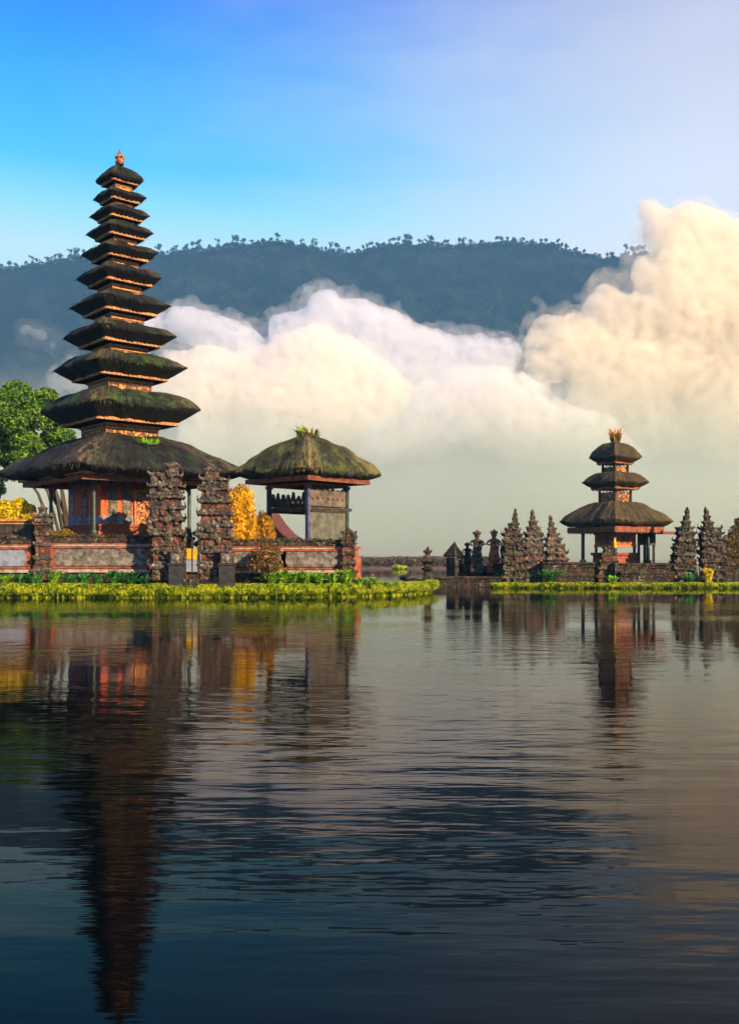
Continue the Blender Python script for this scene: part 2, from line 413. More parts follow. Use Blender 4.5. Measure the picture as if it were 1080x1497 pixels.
def cloud2(name, d0, blobs, seed, amp, edge, density, color, fade=None, **kw):
    c = cloud(name, d0, blobs, seed, amp, edge, density, color, fade=fade, **kw)
    dk = kw.get('depth_k', 1.0)
    cloud(name, d0, blobs, seed, amp * 1.9, edge, density * .16, color, fade=fade, depth_k=dk, grow=4.0, vox=2.0, parent=c)
    return c
cloud2('cloud', 700, [(215, 480, 30), (270, 468, 26), (312, 482, 32), (350, 505, 40), (420, 475, 32), (470, 455, 34), (520, 468, 38), (565, 492, 40), (610, 520, 42),
      (655, 530, 38), (700, 525, 32), (735, 520, 22), (560, 560, 70), (440, 540, 60), (660, 590, 60)], 3, 10, 10, 0.09, (.93, .945, .995), vox=2.0, depth_k=.8,
      label='lavender shaded cloud behind the cream cloud, lying against the dark mountain', cat='cloud')
cloud2('cloud', 560, [(265, 535, 28), (310, 530, 34), (360, 530, 34), (410, 512, 34), (455, 505, 38), (500, 525, 40), (545, 560, 38), (585, 590, 34), (250, 580, 36), (300, 590, 50), (380, 590, 62),
      (460, 600, 70), (540, 630, 55), (400, 660, 60), (300, 650, 50)], 1, 9, 9, 0.10, (.998, .98, .955), depth_k=.8, fade=(50, 120),
      label='cream lit cloud right of the tall tiered tower, in front of the lavender cloud', cat='cloud')
cloud2('cloud', 480, [(635, 590, 40), (680, 565, 34), (725, 570, 36), (770, 585, 36), (700, 620, 60), (780, 640, 60), (620, 650, 50), (850, 640, 55), (560, 660, 50), (900, 670, 50)], 6, 8, 9, 0.10, (.99, .985, .985), depth_k=.8,
      fade=(45, 120), label='white soft cloud at mid height between the cream cloud and the golden cloud', cat='cloud')
cloud2('cloud', 520, [(795, 470, 20), (785, 500, 24), (800, 535, 32), (850, 500, 46), (885, 440, 26), (925, 455, 42), (945, 540, 76), (1000, 450, 60), (1065, 440, 64), (975, 345, 32), (1015, 330, 40), (1060, 365, 44),
      (958, 312, 18), (1000, 390, 44), (945, 395, 20), (1110, 500, 90), (1050, 600, 90), (880, 580, 52), (960, 640, 60), (1140, 420, 60), (1150, 620, 90)], 9, 9, 8, 0.115, (1.0, .965, .885), depth_k=.7, fade=(50, 130),
      label='towering golden white cloud rising above the ridge on the right', cat='cloud')

cloud2('cloud', 640, [(88, 548, 17), (102, 530, 13), (80, 565, 15), (110, 555, 20), (40, 486, 9), (58, 496, 11), (76, 505, 10)], 12, 9, 12, 0.022, (.96, .97, .995), depth_k=.9,
      label='small wispy cloud left of the tall tiered tower', cat='cloud')

def mist_field(G, pos):
    z = G.node('ShaderNodeSeparateXYZ', {0: pos})
    n = G.node('ShaderNodeTexNoise', {'Vector': G.vmath('MULTIPLY', pos, (1, 1, 2)), 'Scale': 1 / 90., 'Detail': 3.0, 'Roughness': .5}).outputs[0]
    zz = G.math('ADD', z.outputs[2], G.math('MULTIPLY', G.math('SUBTRACT', n, .5), 90))
    a = G.maprange(zz, -5, 125, 1, 0, True)
    b = G.maprange(z.outputs[1], 0, 160, 0, 1, True)
    return G.math('MULTIPLY', a, b)
vol_object('mist', (0, Y(330), 1), [-700, 0, 0], [760, Y(560), 170], (9, 9, 5), mist_field, vol_mat('lake_mist', (.82, .92, .82), 0.012, 0.0, True, 3.0), kind='stuff', label='grey green mist over the far side of the lake', cat='mist')

mb = MB(); mb.box((0, 820, 263), (3000, 1700, 534))
hz = mb.build('haze', vol_mat('haze_air', (.20, .54, 1.0), 0.00024, 0.0, False), kind='stuff')
# ------------------------------------------------------------------ materials of the temple
def thatch_mat(name, dark, mid, moss, moss_amt, dry, dry_amt):
    def colour(T, pos):
        s = T.node('ShaderNodeSeparateXYZ', {0: pos})
        a = T.math('ARCTAN2', s.outputs[1], s.outputs[0])
        r = T.vmath('LENGTH', T.node('ShaderNodeCombineXYZ', {0: s.outputs[0], 1: s.outputs[1]}).outputs[0], out=1)
        v = T.node('ShaderNodeCombineXYZ', {0: T.math('MULTIPLY', a, 14.0), 1: T.math('MULTIPLY', r, 0.8), 2: T.math('MULTIPLY', s.outputs[2], 0.35)}).outputs[0]
        fib = T.node('ShaderNodeTexNoise', {'Vector': v, 'Scale': 1.7, 'Detail': 5.0, 'Roughness': .7}).outputs[0]
        base = T.ramp(fib, [(0.32, dark), (0.55, mid), (0.66, tuple(c * 2.6 for c in mid))])
        big = T.node('ShaderNodeTexNoise', {'Vector': pos, 'Scale': 1.4, 'Detail': 6.0, 'Roughness': .7}).outputs[0]
        mm = T.math('MULTIPLY', T.maprange(big, 0.46, 0.58, 0, moss_amt, True), T.maprange(fib, .38, .56, .15, 1))
        up = T.maprange(T.node('ShaderNodeSeparateXYZ', {0: T.node('ShaderNodeNewGeometry').outputs['Normal']}).outputs[2], 0.0, 0.4, 0, 1, True)
        c = T.mix(T.math('MULTIPLY', mm, up), base, moss)
        hip = T.math('ABSOLUTE', T.math('COSINE', T.math('MULTIPLY', a, 2.0)))
        hm = T.maprange(hip, 0.05, 0.60, 1.0, 0.0, True)
        n2 = T.node('ShaderNodeTexNoise', {'Vector': v, 'Scale': 2.2, 'Detail': 4.0, 'Roughness': .7}).outputs[0]
        dm = T.math('MULTIPLY', T.math('MULTIPLY', hm, T.maprange(n2, .44, .56, 0, dry_amt, True)), up)
        return T.mix(dm, c, dry)
    def bump(T, pos):
        s = T.node('ShaderNodeSeparateXYZ', {0: pos})
        a = T.math('ARCTAN2', s.outputs[1], s.outputs[0])
        v = T.node('ShaderNodeCombineXYZ', {0: T.math('MULTIPLY', a, 14.0), 1: T.math('MULTIPLY', s.outputs[2], 0.9), 2: 0.0}).outputs[0]
        fib = T.node('ShaderNodeTexNoise', {'Vector': v, 'Scale': 2.6, 'Detail': 5.0, 'Roughness': .75}).outputs[0]
        n = T.node('ShaderNodeTexNoise', {'Vector': pos, 'Scale': 5.0, 'Detail': 4.0, 'Roughness': .7}).outputs[0]
        return T.math('ADD', fib, T.math('MULTIPLY', n, .6)), 1.0, 0.14
    return mat(name, colour, rough=0.75, spec=0.25, bump=bump)
M_THATCH = thatch_mat('black_thatch', (.0025, .003, .005), (.010, .011, .016), (.028, .050, .014), .55, (.12, .095, .065), .7)
M_THATCH_G = thatch_mat('mossy_black_thatch', (.003, .004, .004), (.012, .015, .013), (.048, .095, .020), .85, (.13, .10, .06), .7)
M_THATCH_P = thatch_mat('mossy_grey_thatch', (.007, .009, .006), (.034, .037, .024), (.11, .14, .030), .8, (.22, .18, .08), .9)
M_THATCH_B = thatch_mat('brown_thatch', (.014, .011, .008), (.062, .048, .030), (.09, .085, .020), .7, (.13, .095, .045), .6)

def stone_fn(red=0.25, light=0.5, moss=0.3, base=(.045, .040, .038), mid=(.13, .115, .10)):
    def fn(T, pos):
        n1 = T.node('ShaderNodeTexNoise', {'Vector': pos, 'Scale': 3.2, 'Detail': 6.0, 'Roughness': .72}).outputs[0]
        c = T.ramp(n1, [(.35, tuple(b * .5 for b in base)), (.5, base), (.62, mid), (.75, tuple(min(1, m * 1.7) for m in mid))])
        n2 = T.node('ShaderNodeTexNoise', {'Vector': T.vmath('ADD', pos, (17, 3, 5)), 'Scale': 1.7, 'Detail': 4.0, 'Roughness': .6}).outputs[0]
        c = T.mix(T.maprange(n2, .53 - .1 * red, .62, 0, min(1, red * 1.5), True), c, (.17, .050, .030))
        n3 = T.node('ShaderNodeTexNoise', {'Vector': T.vmath('ADD', pos, (-7, 33, 5)), 'Scale': 5.5, 'Detail': 5.0, 'Roughness': .75}).outputs[0]
        c = T.mix(T.maprange(n3, .57, .63, 0, min(1, light * 1.3), True), c, (.40, .39, .34))
        n4 = T.node('ShaderNodeTexNoise', {'Vector': T.vmath('ADD', pos, (5, -9, 41)), 'Scale': 2.1, 'Detail': 5.0, 'Roughness': .7}).outputs[0]
        return T.mix(T.maprange(n4, .52, .66, 0, moss, True), c, (.06, .085, .030))
    return fn
def carve_bump(scale=7.0, strength=1.0, dist=0.10):
    def fn(T, pos):
        v = T.node('ShaderNodeTexVoronoi', {'Vector': pos, 'Scale': scale}, feature='SMOOTH_F1').outputs[0]
        n = T.node('ShaderNodeTexNoise', {'Vector': pos, 'Scale': scale * 2.5, 'Detail': 4.0}).outputs[0]
        return T.math('SUBTRACT', T.math('MULTIPLY', n, .5), v), strength, dist
    return fn
M_STONE = mat('carved_dark_stone', stone_fn(), rough=.9, spec=.2, bump=carve_bump())
M_STONE_D = mat('mossy_dark_stone', stone_fn(.15, .3, .5, (.020, .017, .016), (.055, .046, .038)), rough=.9, spec=.2, bump=carve_bump(5, .8, .08))
M_STONE_B = mat('brown_carved_stone', stone_fn(.12, .4, .85, (.024, .021, .018), (.085, .074, .060)), rough=.9, spec=.2, bump=carve_bump())
M_STONE_O = mat('orange_stone', stone_fn(.1, .3, .1, (.30, .10, .04), (.50, .20, .07)), rough=.9, spec=.2, bump=carve_bump())
M_STONE_L = mat('pale_stone', stone_fn(.1, .8, .3, (.12, .12, .12), (.26, .25, .24)), rough=.9, spec=.2, bump=carve_bump(6, .7, .06))
M_GREYPANEL = mat('weathered_grey_panel', noise_mix([(.36, (.025, .025, .026)), (.5, (.12, .11, .105)), (.64, (.25, .235, .22))], 2.8, 8, .75), rough=.9, bump=noise_bump(9, .7, .03))
M_BLUEPANEL = mat('blue_grey_panel', noise_mix([(.3, (.09, .11, .17)), (.5, (.18, .22, .32)), (.7, (.26, .30, .40))], 2.5, 6, .7), rough=.85, bump=noise_bump(9, .5, .02))
M_CELLA = mat('orange_red_plaster', noise_mix([(.32, (.16, .05, .03)), (.5, (.46, .085, .030)), (.7, (.55, .14, .055))], 1.8, 7, .7), rough=.8, bump=noise_bump(12, .5, .02))
M_RED = mat('red_plaster', noise_mix([(.3, (.12, .024, .016)), (.5, (.29, .064, .032)), (.7, (.38, .12, .06))], 1.8, 7, .7), rough=.8, bump=noise_bump(12, .5, .02))
M_REDBRICK = mat('red_brick', noise_mix([(.3, (.07, .025, .02)), (.5, (.22, .06, .035)), (.68, (.34, .12, .07))], 3.5, 7, .75), rough=.9, bump=noise_bump(10, .8, .03))
M_PALEBAND = mat('pale_band', noise_mix([(.35, (.10, .09, .08)), (.5, (.28, .26, .23)), (.65, (.42, .40, .36))], 3, 6, .75), rough=.9)
M_GOLD = mat('gilt_carving', lambda T, pos: T.ramp(T.node('ShaderNodeTexVoronoi', {'Vector': pos, 'Scale': 7.5}, feature='SMOOTH_F1').outputs[0],
             [(0.12, (.60, .27, .05)), (.32, (.42, .14, .03)), (.5, (.08, .018, .01))]), rough=.5, spec=.5, bump=carve_bump(7.5, 1, .05))
M_GOLDTIER = mat('orange_carved_panel', lambda T, pos: T.ramp(T.node('ShaderNodeTexVoronoi', {'Vector': pos, 'Scale': 6.0}, feature='SMOOTH_F1').outputs[0],
             [(0.10, (.66, .34, .08)), (.30, (.42, .17, .045)), (.48, (.09, .035, .016))]), rough=.6, spec=.4, bump=carve_bump(6.0, 1, .06))
M_ORANGE = mat('orange_painted_wood', noise_mix([(.3, (.14, .045, .02)), (.5, (.38, .17, .05)), (.7, (.55, .30, .09))], 3, 5, .7), rough=.6, spec=.4)
M_REDWOOD = mat('red_brown_wood', noise_mix([(.3, (.07, .022, .014)), (.5, (.19, .062, .032)), (.7, (.30, .115, .055))], 3, 5, .7), rough=.7, spec=.3)
M_DARKWOOD = mat('dark_wood', noise_mix([(.3, (.014, .012, .012)), (.5, (.035, .028, .024)), (.7, (.075, .058, .045))], 5, 5, .7), rough=.7, spec=.3)
M_POST = mat('dark_green_post', noise_mix([(.3, (.010, .018, .020)), (.5, (.025, .042, .042)), (.7, (.05, .07, .06))], 4, 4, .6), rough=.5, spec=.4)
M_BLUEPOST = mat('blue_painted_post', noise_mix([(.3, (.02, .025, .06)), (.5, (.05, .06, .15)), (.7, (.12, .12, .20))], 4, 4, .6), rough=.5, spec=.4)
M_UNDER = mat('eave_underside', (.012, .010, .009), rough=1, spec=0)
M_BROWNPANEL = mat('brown_grey_panel', noise_mix([(.3, (.03, .025, .022)), (.5, (.10, .080, .070)), (.7, (.18, .15, .13))], 2.2, 7, .7), rough=.9, bump=carve_bump(6, .5, .04))
M_GREENPANEL = mat('green_grey_panel', noise_mix([(.3, (.03, .036, .03)), (.5, (.085, .095, .08)), (.7, (.16, .17, .15))], 2.0, 7, .7), rough=.9, bump=carve_bump(4, .4, .03))
M_YELLOWDOOR = mat('yellow_painted_door', noise_mix([(.3, (.30, .16, .01)), (.5, (.62, .38, .02)), (.7, (.75, .52, .06))], 6, 4, .6), rough=.5)
M_EARTH = mat('earth', noise_mix([(.3, (.02, .018, .010)), (.5, (.05, .045, .022)), (.7, (.05, .08, .02))], 1.5, 6, .7), rough=1, spec=.1, bump=noise_bump(5, .8, .05))
def leaf_mat(name, c0, c1, c2, trans=.35, scale=1.2):
    def fn(T, pos):
        n = T.node('ShaderNodeTexNoise', {'Vector': pos, 'Scale': scale, 'Detail': 3.0, 'Roughness': .6}).outputs[0]
        wn = T.node('ShaderNodeTexWhiteNoise', {0: T.vmath('SNAP', pos, (.12, .12, .12))}).outputs[0]
        return T.ramp(T.math('ADD', T.math('MULTIPLY', n, .65), T.math('MULTIPLY', wn, .35)), [(.36, c0), (.5, c1), (.64, c2)])
    return mat(name, fn, rough=.55, spec=.35, trans=trans)
L_TREE = leaf_mat('broad_tree_leaf', (.010, .055, .010), (.050, .19, .015), (.24, .38, .02))
L_YELLOW = leaf_mat('yellow_leaf', (.25, .24, .01), (.70, .55, .015), (.95, .80, .03), .45)
L_GOLD = leaf_mat('golden_leaf', (.34, .18, .008), (.90, .50, .012), (1.0, .80, .03), .5, 2.5)
L_AMBER = leaf_mat('amber_leaf', (.18, .10, .01), (.55, .30, .015), (.85, .55, .02), .45, 2.5)
L_GRASS = leaf_mat('lime_grass', (.04, .12, .006), (.26, .42, .012), (.78, .80, .03), .35, 1.6)
L_PLANT = leaf_mat('bright_plant_leaf', (.04, .16, .012), (.16, .40, .02), (.42, .62, .04), .35, 2)
L_DEEP = leaf_mat('deep_green_leaf', (.012, .08, .02), (.035, .20, .045), (.10, .34, .05), .3, 2)
L_BUSH = leaf_mat('flower_bush_leaf', (.045, .04, .012), (.14, .11, .025), (.34, .20, .06), .3, 3)
L_OCHRE = leaf_mat('ochre_shrub_leaf', (.10, .08, .012), (.24, .19, .02), (.40, .27, .03), .35, 3)
L_ROOFTUFT = leaf_mat('roof_weed_leaf', (.06, .08, .01), (.24, .28, .03), (.50, .38, .08), .35, 4)
M_PETAL_R = mat('red_petal', (.70, .035, .02), rough=.5, trans=.3)
M_PETAL_O = mat('orange_petal', (.80, .20, .03), rough=.5, trans=.3)
M_PETAL_P = mat('pink_petal', (.62, .22, .18), rough=.5, trans=.3)
M_PETAL_W = mat('white_petal', (.75, .75, .65), rough=.5, trans=.3)
M_BARK = mat('bark', noise_mix([(.3, (.02, .016, .012)), (.6, (.07, .055, .04))], 5, 5, .7, stretch=(1, 1, .2)), rough=.9, bump=noise_bump(8, .8, .04))
M_TILE = mat('red_roof_tile', noise_mix([(.3, (.04, .014, .012)), (.5, (.09, .028, .022)), (.7, (.13, .045, .035))], 4, 5, .7), rough=.8)
M_CREAM = mat('cream_wall', noise_mix([(.3, (.35, .33, .30)), (.7, (.55, .53, .48))], 2, 4, .6), rough=.9)
M_BOULDER = mat('dark_rock', noise_mix([(.3, (.008, .009, .012)), (.6, (.03, .032, .036))], 3, 6, .7), rough=.6, bump=noise_bump(4, .8, .08))
L_MOSS = leaf_mat('moss_leaf', (.012, .016, .008), (.035, .050, .016), (.11, .12, .04), .2, 3)
M_CORE = mat('mossy_brick', noise_mix([(.38, (.014, .011, .010)), (.50, (.055, .030, .022)), (.58, (.19, .060, .034)), (.66, (.16, .15, .12))], 3.2, 7, .75), rough=.95, bump=carve_bump(9, .8, .05))
M_WALLRED = mat('stained_red_plaster', noise_mix([(.36, (.045, .025, .02)), (.47, (.17, .052, .03)), (.6, (.34, .10, .05)), (.72, (.16, .13, .10))], 2.2, 8, .75), rough=.9, bump=noise_bump(9, .7, .03))
# ------------------------------------------------------------------ builders
def sqr(a, r, sq=0.93):
    """radius towards angle a of a square with corner radius r whose corners point to 45 deg"""
    ca, sa = abs(math.cos(a)), abs(math.sin(a)); q = 1 / max(ca, sa)
    m = r / math.sqrt(2); full = m * q
    return full * sq + (1 - sq) * r * 0.93
def thatch_roof(name, W, prof, m, parent, z0, seed=0, n=220, rough=1.0, fringe=True, sq=.93):
    """prof (r fraction, z) from the inner underside over the tip to the top; finely ribbed thatch"""
    pr = []
    for (a, b) in zip(prof, prof[1:]):
        k = max(2, int(math.hypot(a[0]-b[0], (a[1]-b[1]) / W) * W / 0.22))
        pr += [(a[0] + (b[0]-a[0]) * i / k, a[1] + (b[1]-a[1]) * i / k) for i in range(k)]
    pr.append(prof[-1]); pr = pr[:]
    tip = max(range(len(pr)), key=lambda i: pr[i][0])
    rnd = np.random.default_rng(seed); ang = np.arange(n) * 2 * np.pi / n
    fib = rnd.normal(size=(n,)) * .5; rag = rnd.normal(size=(n,))
    vs = []
    for i, (fr, z) in enumerate(pr):
        u = max(0.0, 1 - abs(i - tip) / 4.0)          # raggedness near the eave edge
        for k in range(n):
            a = ang[k]; r = sqr(a, W * fr, sq)
            c4 = abs(math.sin(2 * a)) ** 8            # corners
            d = fib[k] * .018 * rough + rag[k] * .035 * u * rough + mnoise.noise(Vector((math.cos(a) * r, math.sin(a) * r, z * 1.5 + seed)) * .9) * .16 * rough \
                + mnoise.noise(Vector((math.cos(a) * r, math.sin(a) * r, z * 2 + seed * 3)) * 3.1) * .07 * rough
            dz = c4 * .018 * W * fr ** 3 + (mnoise.noise(Vector((math.cos(a) * 2.5 * W * .4, math.sin(a) * 2.5 * W * .4, seed * 5.0))) * .20 * fr) * rough
            vs.append(((r + d) * math.cos(a), (r + d) * math.sin(a), z + z0 + dz + d * .5))
    rows = len(pr); fs = []
    for i in range(rows - 1):
        for k in range(n): k2 = (k+1) % n; fs.append((i*n+k, i*n+k2, (i+1)*n+k2, (i+1)*n+k))
    fs.append(tuple((rows-1)*n+k for k in range(n))); fs.append(tuple(reversed(range(n))))
    if fringe:                                         # loose straw ends hanging along the eave and lying on the slope
        fv = vs; ff = fs; rr = random.Random(seed)
        def straw(i, a, L, wd):
            fr, z = pr[i]; r = sqr(a, W * fr, sq)
            p = Vector((r * math.cos(a), r * math.sin(a), z + z0))
            fr2, z2 = pr[min(rows-1, i+1)]; r2 = sqr(a, W * fr2, sq)
            dn = (p - Vector((r2 * math.cos(a), r2 * math.sin(a), z2 + z0))).normalized()
            t = Vector((-math.sin(a), math.cos(a), 0))
            nn = dn.cross(t); nn = nn if nn.z > 0 else -nn
            s0 = p + nn * .03; s1 = p + dn * L + nn * rr.uniform(0, .10) + t * rr.uniform(-.06, .06)
            b = len(fv); fv.extend([tuple(s0 - t * wd), tuple(s0 + t * wd), tuple(s1)]); ff.append((b, b+1, b+2))
        for _ in range(int(W * 260)):
            i = min(rows - 2, tip + int(abs(rr.gauss(0, .28)) * (rows - tip)))
            straw(i, rr.uniform(0, 6.283), rr.uniform(.12, .42) * min(1, W / 3.5), rr.uniform(.008, .022))
    me = bpy.data.meshes.new(name); me.from_pydata(vs, [], fs); me.update()
    return link(name, me, m, parent, True)
C4 = [R(45), R(135), R(225), R(315)]
def ring4(mb, Rc, z0, z1, th, taper=1.0, out=0.0):
    """square ring of boards, corner radius Rc"""
    s = Rc / math.sqrt(2)
    for k in range(4):
        a = k * math.pi / 2; c = (math.cos(a) * s, math.sin(a) * s, (z0 + z1) / 2)
        mb.box(c, (th, 2 * s + (th if k % 2 == 0 else -th) , z1 - z0), rz=a)
def dentils(mb, Rc, z, size, step):
    s = Rc / math.sqrt(2); n = max(4, int(2 * s / step))
    for k in range(4):
        a = k * math.pi / 2
        for i in range(n):
            t = -s + (i + .5) * 2 * s / n
            c = Matrix.Rotation(a, 3, 'Z') @ Vector((s, t, z)); mb.box(c, (size * .8, size * .7, size), rz=a)
def block4(mb, Rc, z0, z1, taper=1.0):
    s = Rc * math.sqrt(2); mb.box((0, 0, (z0 + z1) / 2), (s, s, z1 - z0), taper)

def tuft(name, c, r, h, n, m, parent=None, seed=0, **kw):
    """weeds: arching blades and small leaves from one foot"""
    rnd = random.Random(seed); vs = []; fs = []
    for _ in range(n):
        a = rnd.uniform(0, 6.283); rr = r * math.sqrt(rnd.random()) * .6; L = h * rnd.uniform(.35, 1.0)
        p = Vector((c[0] + math.cos(a) * rr, c[1] + math.sin(a) * rr, c[2])); lean = Vector((math.cos(a), math.sin(a), 0)) * r * rnd.uniform(.1, .9)
        wd = rnd.uniform(.02, .05) * max(.6, h); t = Vector((-math.sin(a + 1), math.cos(a + 1), 0)) * wd
        q1 = p + lean * .35 + Vector((0, 0, L * .7)); q2 = p + lean + Vector((0, 0, L * rnd.uniform(.6, 1.0)))
        b = len(vs); vs += [p - t, p + t, q1 + t * 1.2, q1 - t * 1.2, q2]; fs += [(b, b+1, b+2, b+3), (b+3, b+2, b+4)]
    me = bpy.data.meshes.new(name); me.from_pydata([tuple(v) for v in vs], [], fs)
    return link(name, me, m, parent, **kw)

def shrub(name, base, blobs, leaf, n, size, seed, label, cat, stem_mat=None, flowers=None, flat=.75, shell=.35, group=None, trunk_r=.05):
    """blobs: (dx, dy, dz, rx, ry, rz) about the foot"""
    e = empty(name, base, label=label, cat=cat, group=group)
    rnd = np.random.default_rng(seed)
    v, f = leaf_cloud([b[:3] for b in blobs], [b[3:] for b in blobs], n, size, rnd, flat, shell)
    npmesh('crown' if cat == 'tree' else 'foliage', v, f, leaf, e)
    m = MB()
    rr = random.Random(seed)
    for b in blobs[:6]:
        mid = (b[0] * .35 + rr.uniform(-.1, .1) * b[3], b[1] * .35, b[2] * .5)
        m.tube([(rr.uniform(-.03, .03), 0, -.3), mid, (b[0], b[1], b[2] + b[5] * .3)], [trunk_r, trunk_r * .7, trunk_r * .25], 6)
    m.build('trunk' if cat == 'tree' else 'stem', stem_mat or M_BARK, e, True)
    if flowers:
        fm, cnt, fs_ = flowers
        vv, ff = leaf_cloud([b[:3] for b in blobs], [tuple(q * 1.06 for q in b[3:]) for b in blobs], cnt * 3, fs_, rnd, 1.2, .95)
        npmesh('flower', vv, ff, fm, e)
    return e

def leafy_plant(base, h, n, leaf, seed, label, group=None, spread=.5, flower=None, name='leafy_plant'):
    """clump of broad arching leaves"""
    e = empty(name, base, label=label, cat='plant', group=group); rnd = random.Random(seed); vs = []; fs = []
    for _ in range(n):
        a = rnd.uniform(0, 6.283); L = h * rnd.uniform(.5, 1.05); out = h * spread * rnd.uniform(.2, 1.0)
        d = Vector((math.cos(a), math.sin(a), 0)); t = Vector((-math.sin(a), math.cos(a), rnd.uniform(-.5, .5))); b = len(vs); W_ = h * rnd.uniform(.05, .10)
        f0 = Vector((rnd.uniform(-.12, .12), rnd.uniform(-.1, .1), -.05))
        pts = [f0, f0 + d * out * .35 + Vector((0, 0, L * .55)), f0 + d * out * .75 + Vector((0, 0, L * .92)), f0 + d * out * 1.15 + Vector((0, 0, L * .85))]
        for p, wd in zip(pts, (.2, .9, 1, .05)): vs += [p - t * W_ * wd, p + t * W_ * wd]
        for k in range(3): fs.append((b+2*k, b+2*k+1, b+2*k+3, b+2*k+2))
    me = bpy.data.meshes.new('leaves'); me.from_pydata([tuple(v) for v in vs], [], fs); link('foliage', me, leaf, e)
    if flower:
        fm, cnt = flower
        for i in range(cnt):
            m = MB(); p = Vector((rnd.uniform(-.3, .3) * h, rnd.uniform(-.3, 0) * h, h * rnd.uniform(.9, 1.15)))
            m.tube([(p.x * .4, p.y * .4, 0), p], [.012, .008], 5)
            for q in range(5):
                a = q * 1.2566; m.blob(p + Vector((math.cos(a) * .045, math.sin(a) * .045, .01)), .05, q, 1, .2, (1, 1, .5))
            m.build('flower', fm, e)
    return e

def remesh(o, vox, smooth=True, disp=0.0, dscale=.25):
    r = o.modifiers.new('remesh', 'REMESH'); r.mode = 'VOXEL'; r.voxel_size = vox; r.use_smooth_shade = smooth
    if disp:
        tx = bpy.data.textures.new('carving', 'CLOUDS'); tx.noise_scale = dscale; tx.noise_depth = 3
        d = o.modifiers.new('carving', 'DISPLACE'); d.texture = tx; d.strength = disp; d.mid_level = .5
    return o

def candi(name, pxc, d, ybase, outline, depth, m, seed, label, cat='stone tower', tiers=9, orn=.10, foot=None, group=None, knobs=1.0, vox=.045, core=True):
    """carved stacked tower. outline: rows (y, x left, x right) in the photo from base to tip"""
    zb = Z(ybase, d); k = d / F
    e = empty(name, (X(pxc, d), Y(d), zb), label=label, cat=cat, group=group)
    ys = [o_[0] for o_ in outline]
    def lr(z):
        y = HZ - (z + zb - CZ) * F / d
        xl = np.interp(y, ys[::-1], [o_[1] for o_ in outline][::-1]); xr = np.interp(y, ys[::-1], [o_[2] for o_ in outline][::-1])
        return (xl - pxc) * k, (xr - pxc) * k
    H = Z(ys[-1], d) - zb; rnd = random.Random(seed)
    body = MB(); crown = MB(); brick = MB(); z = 0.0; i = 0
    wmax = max(b - a for a, b in [lr(H * q) for q in (0, .2, .4)])
    while z < H - .02:
        fr = z / H; th = H / tiers * (1.25 - .6 * fr) * rnd.uniform(.85, 1.15); th = min(th, H - z)
        a, b = lr(z + th * .5); wd = b - a; cx_ = (a + b) / 2; dp = depth * min(1, max(.25, wd / wmax) ** .8)
        t = body if fr < .72 else crown
        (brick if fr < .72 and core else t).box((cx_, 0, z + th * .36), (wd * .80, dp * .80, th * .76), .97)
        t.box((cx_, 0, z + th * .78), (wd * .97, dp * .96, th * .18), 1.04)
        t.box((cx_, 0, z + th * .95), (wd * .86, dp * .86, th * .20), .90)
        t.box((cx_, 0, z + th * .10), (wd * .90, dp * .90, th * .16), .95)
        # curled antefixes on the cornice corners and a mask in the middle of the face
        s = min(orn * 1.4, max(.035, wd * .13))
        for sx in (-1, 1):
            for sy in (-1, 1):
                if rnd.random() < .22: continue
                s = min(orn * 1.2, max(.03, wd * .11)) * rnd.uniform(.5, 1.0)
                c = Vector((cx_ + sx * wd * .44, sy * dp * .43, z + th * .86))
                t.tube([c, c + Vector((sx * s * .9, sy * s * .5, s * .8)), c + Vector((sx * s * .8, sy * s * .5, s * 2.0)), c + Vector((sx * s * .2, sy * s * .2, s * 2.6))], [s * .75, s * .62, s * .4, s * .12], 6)
        for q in range(int(7 * knobs * max(.4, wd / wmax) + 1)):
            x = cx_ + rnd.uniform(-.44, .44) * wd; sy = -1 if rnd.random() < .7 else 1
            t.blob((x, sy * dp * rnd.uniform(.38, .47), z + th * rnd.uniform(.1, .9)), s * rnd.uniform(.45, 1.35), rnd.random() * 9, 1, .45, (rnd.uniform(.7, 1.4), .8, rnd.uniform(.8, 1.7)))
        if True:                                       # leafy carved flames along both edges
            for q in range(3 if core else 5):
                sx = rnd.choice((-1, 1)); c = Vector((cx_ + sx * wd * rnd.uniform(.38, .48), rnd.uniform(-.45, .35) * dp, z + th * rnd.random())); L = s * rnd.uniform(1.0, 2.6)
                t.tube([c, c + Vector((sx * L * .35, 0, L * .6)), c + Vector((sx * L * rnd.uniform(-.1, .5), 0, L * 1.3))], [s * .8, s * .55, s * .12], 6)
        for q in range(3):
            sx = rnd.choice((-1, 1)); t.blob((cx_ + sx * wd * rnd.uniform(.38, .46), rnd.uniform(-.4, .4) * dp, z + th * rnd.random()), s * rnd.uniform(.5, .95), rnd.random() * 9, 1, .3)
        z += th; i += 1
    a, b = lr(H); crown.lathe([(max(.03, (b - a) * .5), -.1), (max(.035, (b - a) * .6), .02), (.02, .14)], 8, c=((a + b) / 2, 0, H))
    remesh(body.build('body', m, e), vox, True, .05, .12)
    if brick.v: brick.build('brick_core', M_CORE, e)
    if crown.v: remesh(crown.build('crown', m, e), vox * .8, True, .03, .10)
    if foot:
        f = MB(); a, b = lr(H * .04); f.box(((a + b) / 2, 0, .12 - .25), ((b - a) * 1.02, depth * 1.1, .75)); f.box(((a + b) / 2, 0, .30), ((b - a) * .93, depth * 1.03, .12))
        f.build('base', foot, e)
    return e

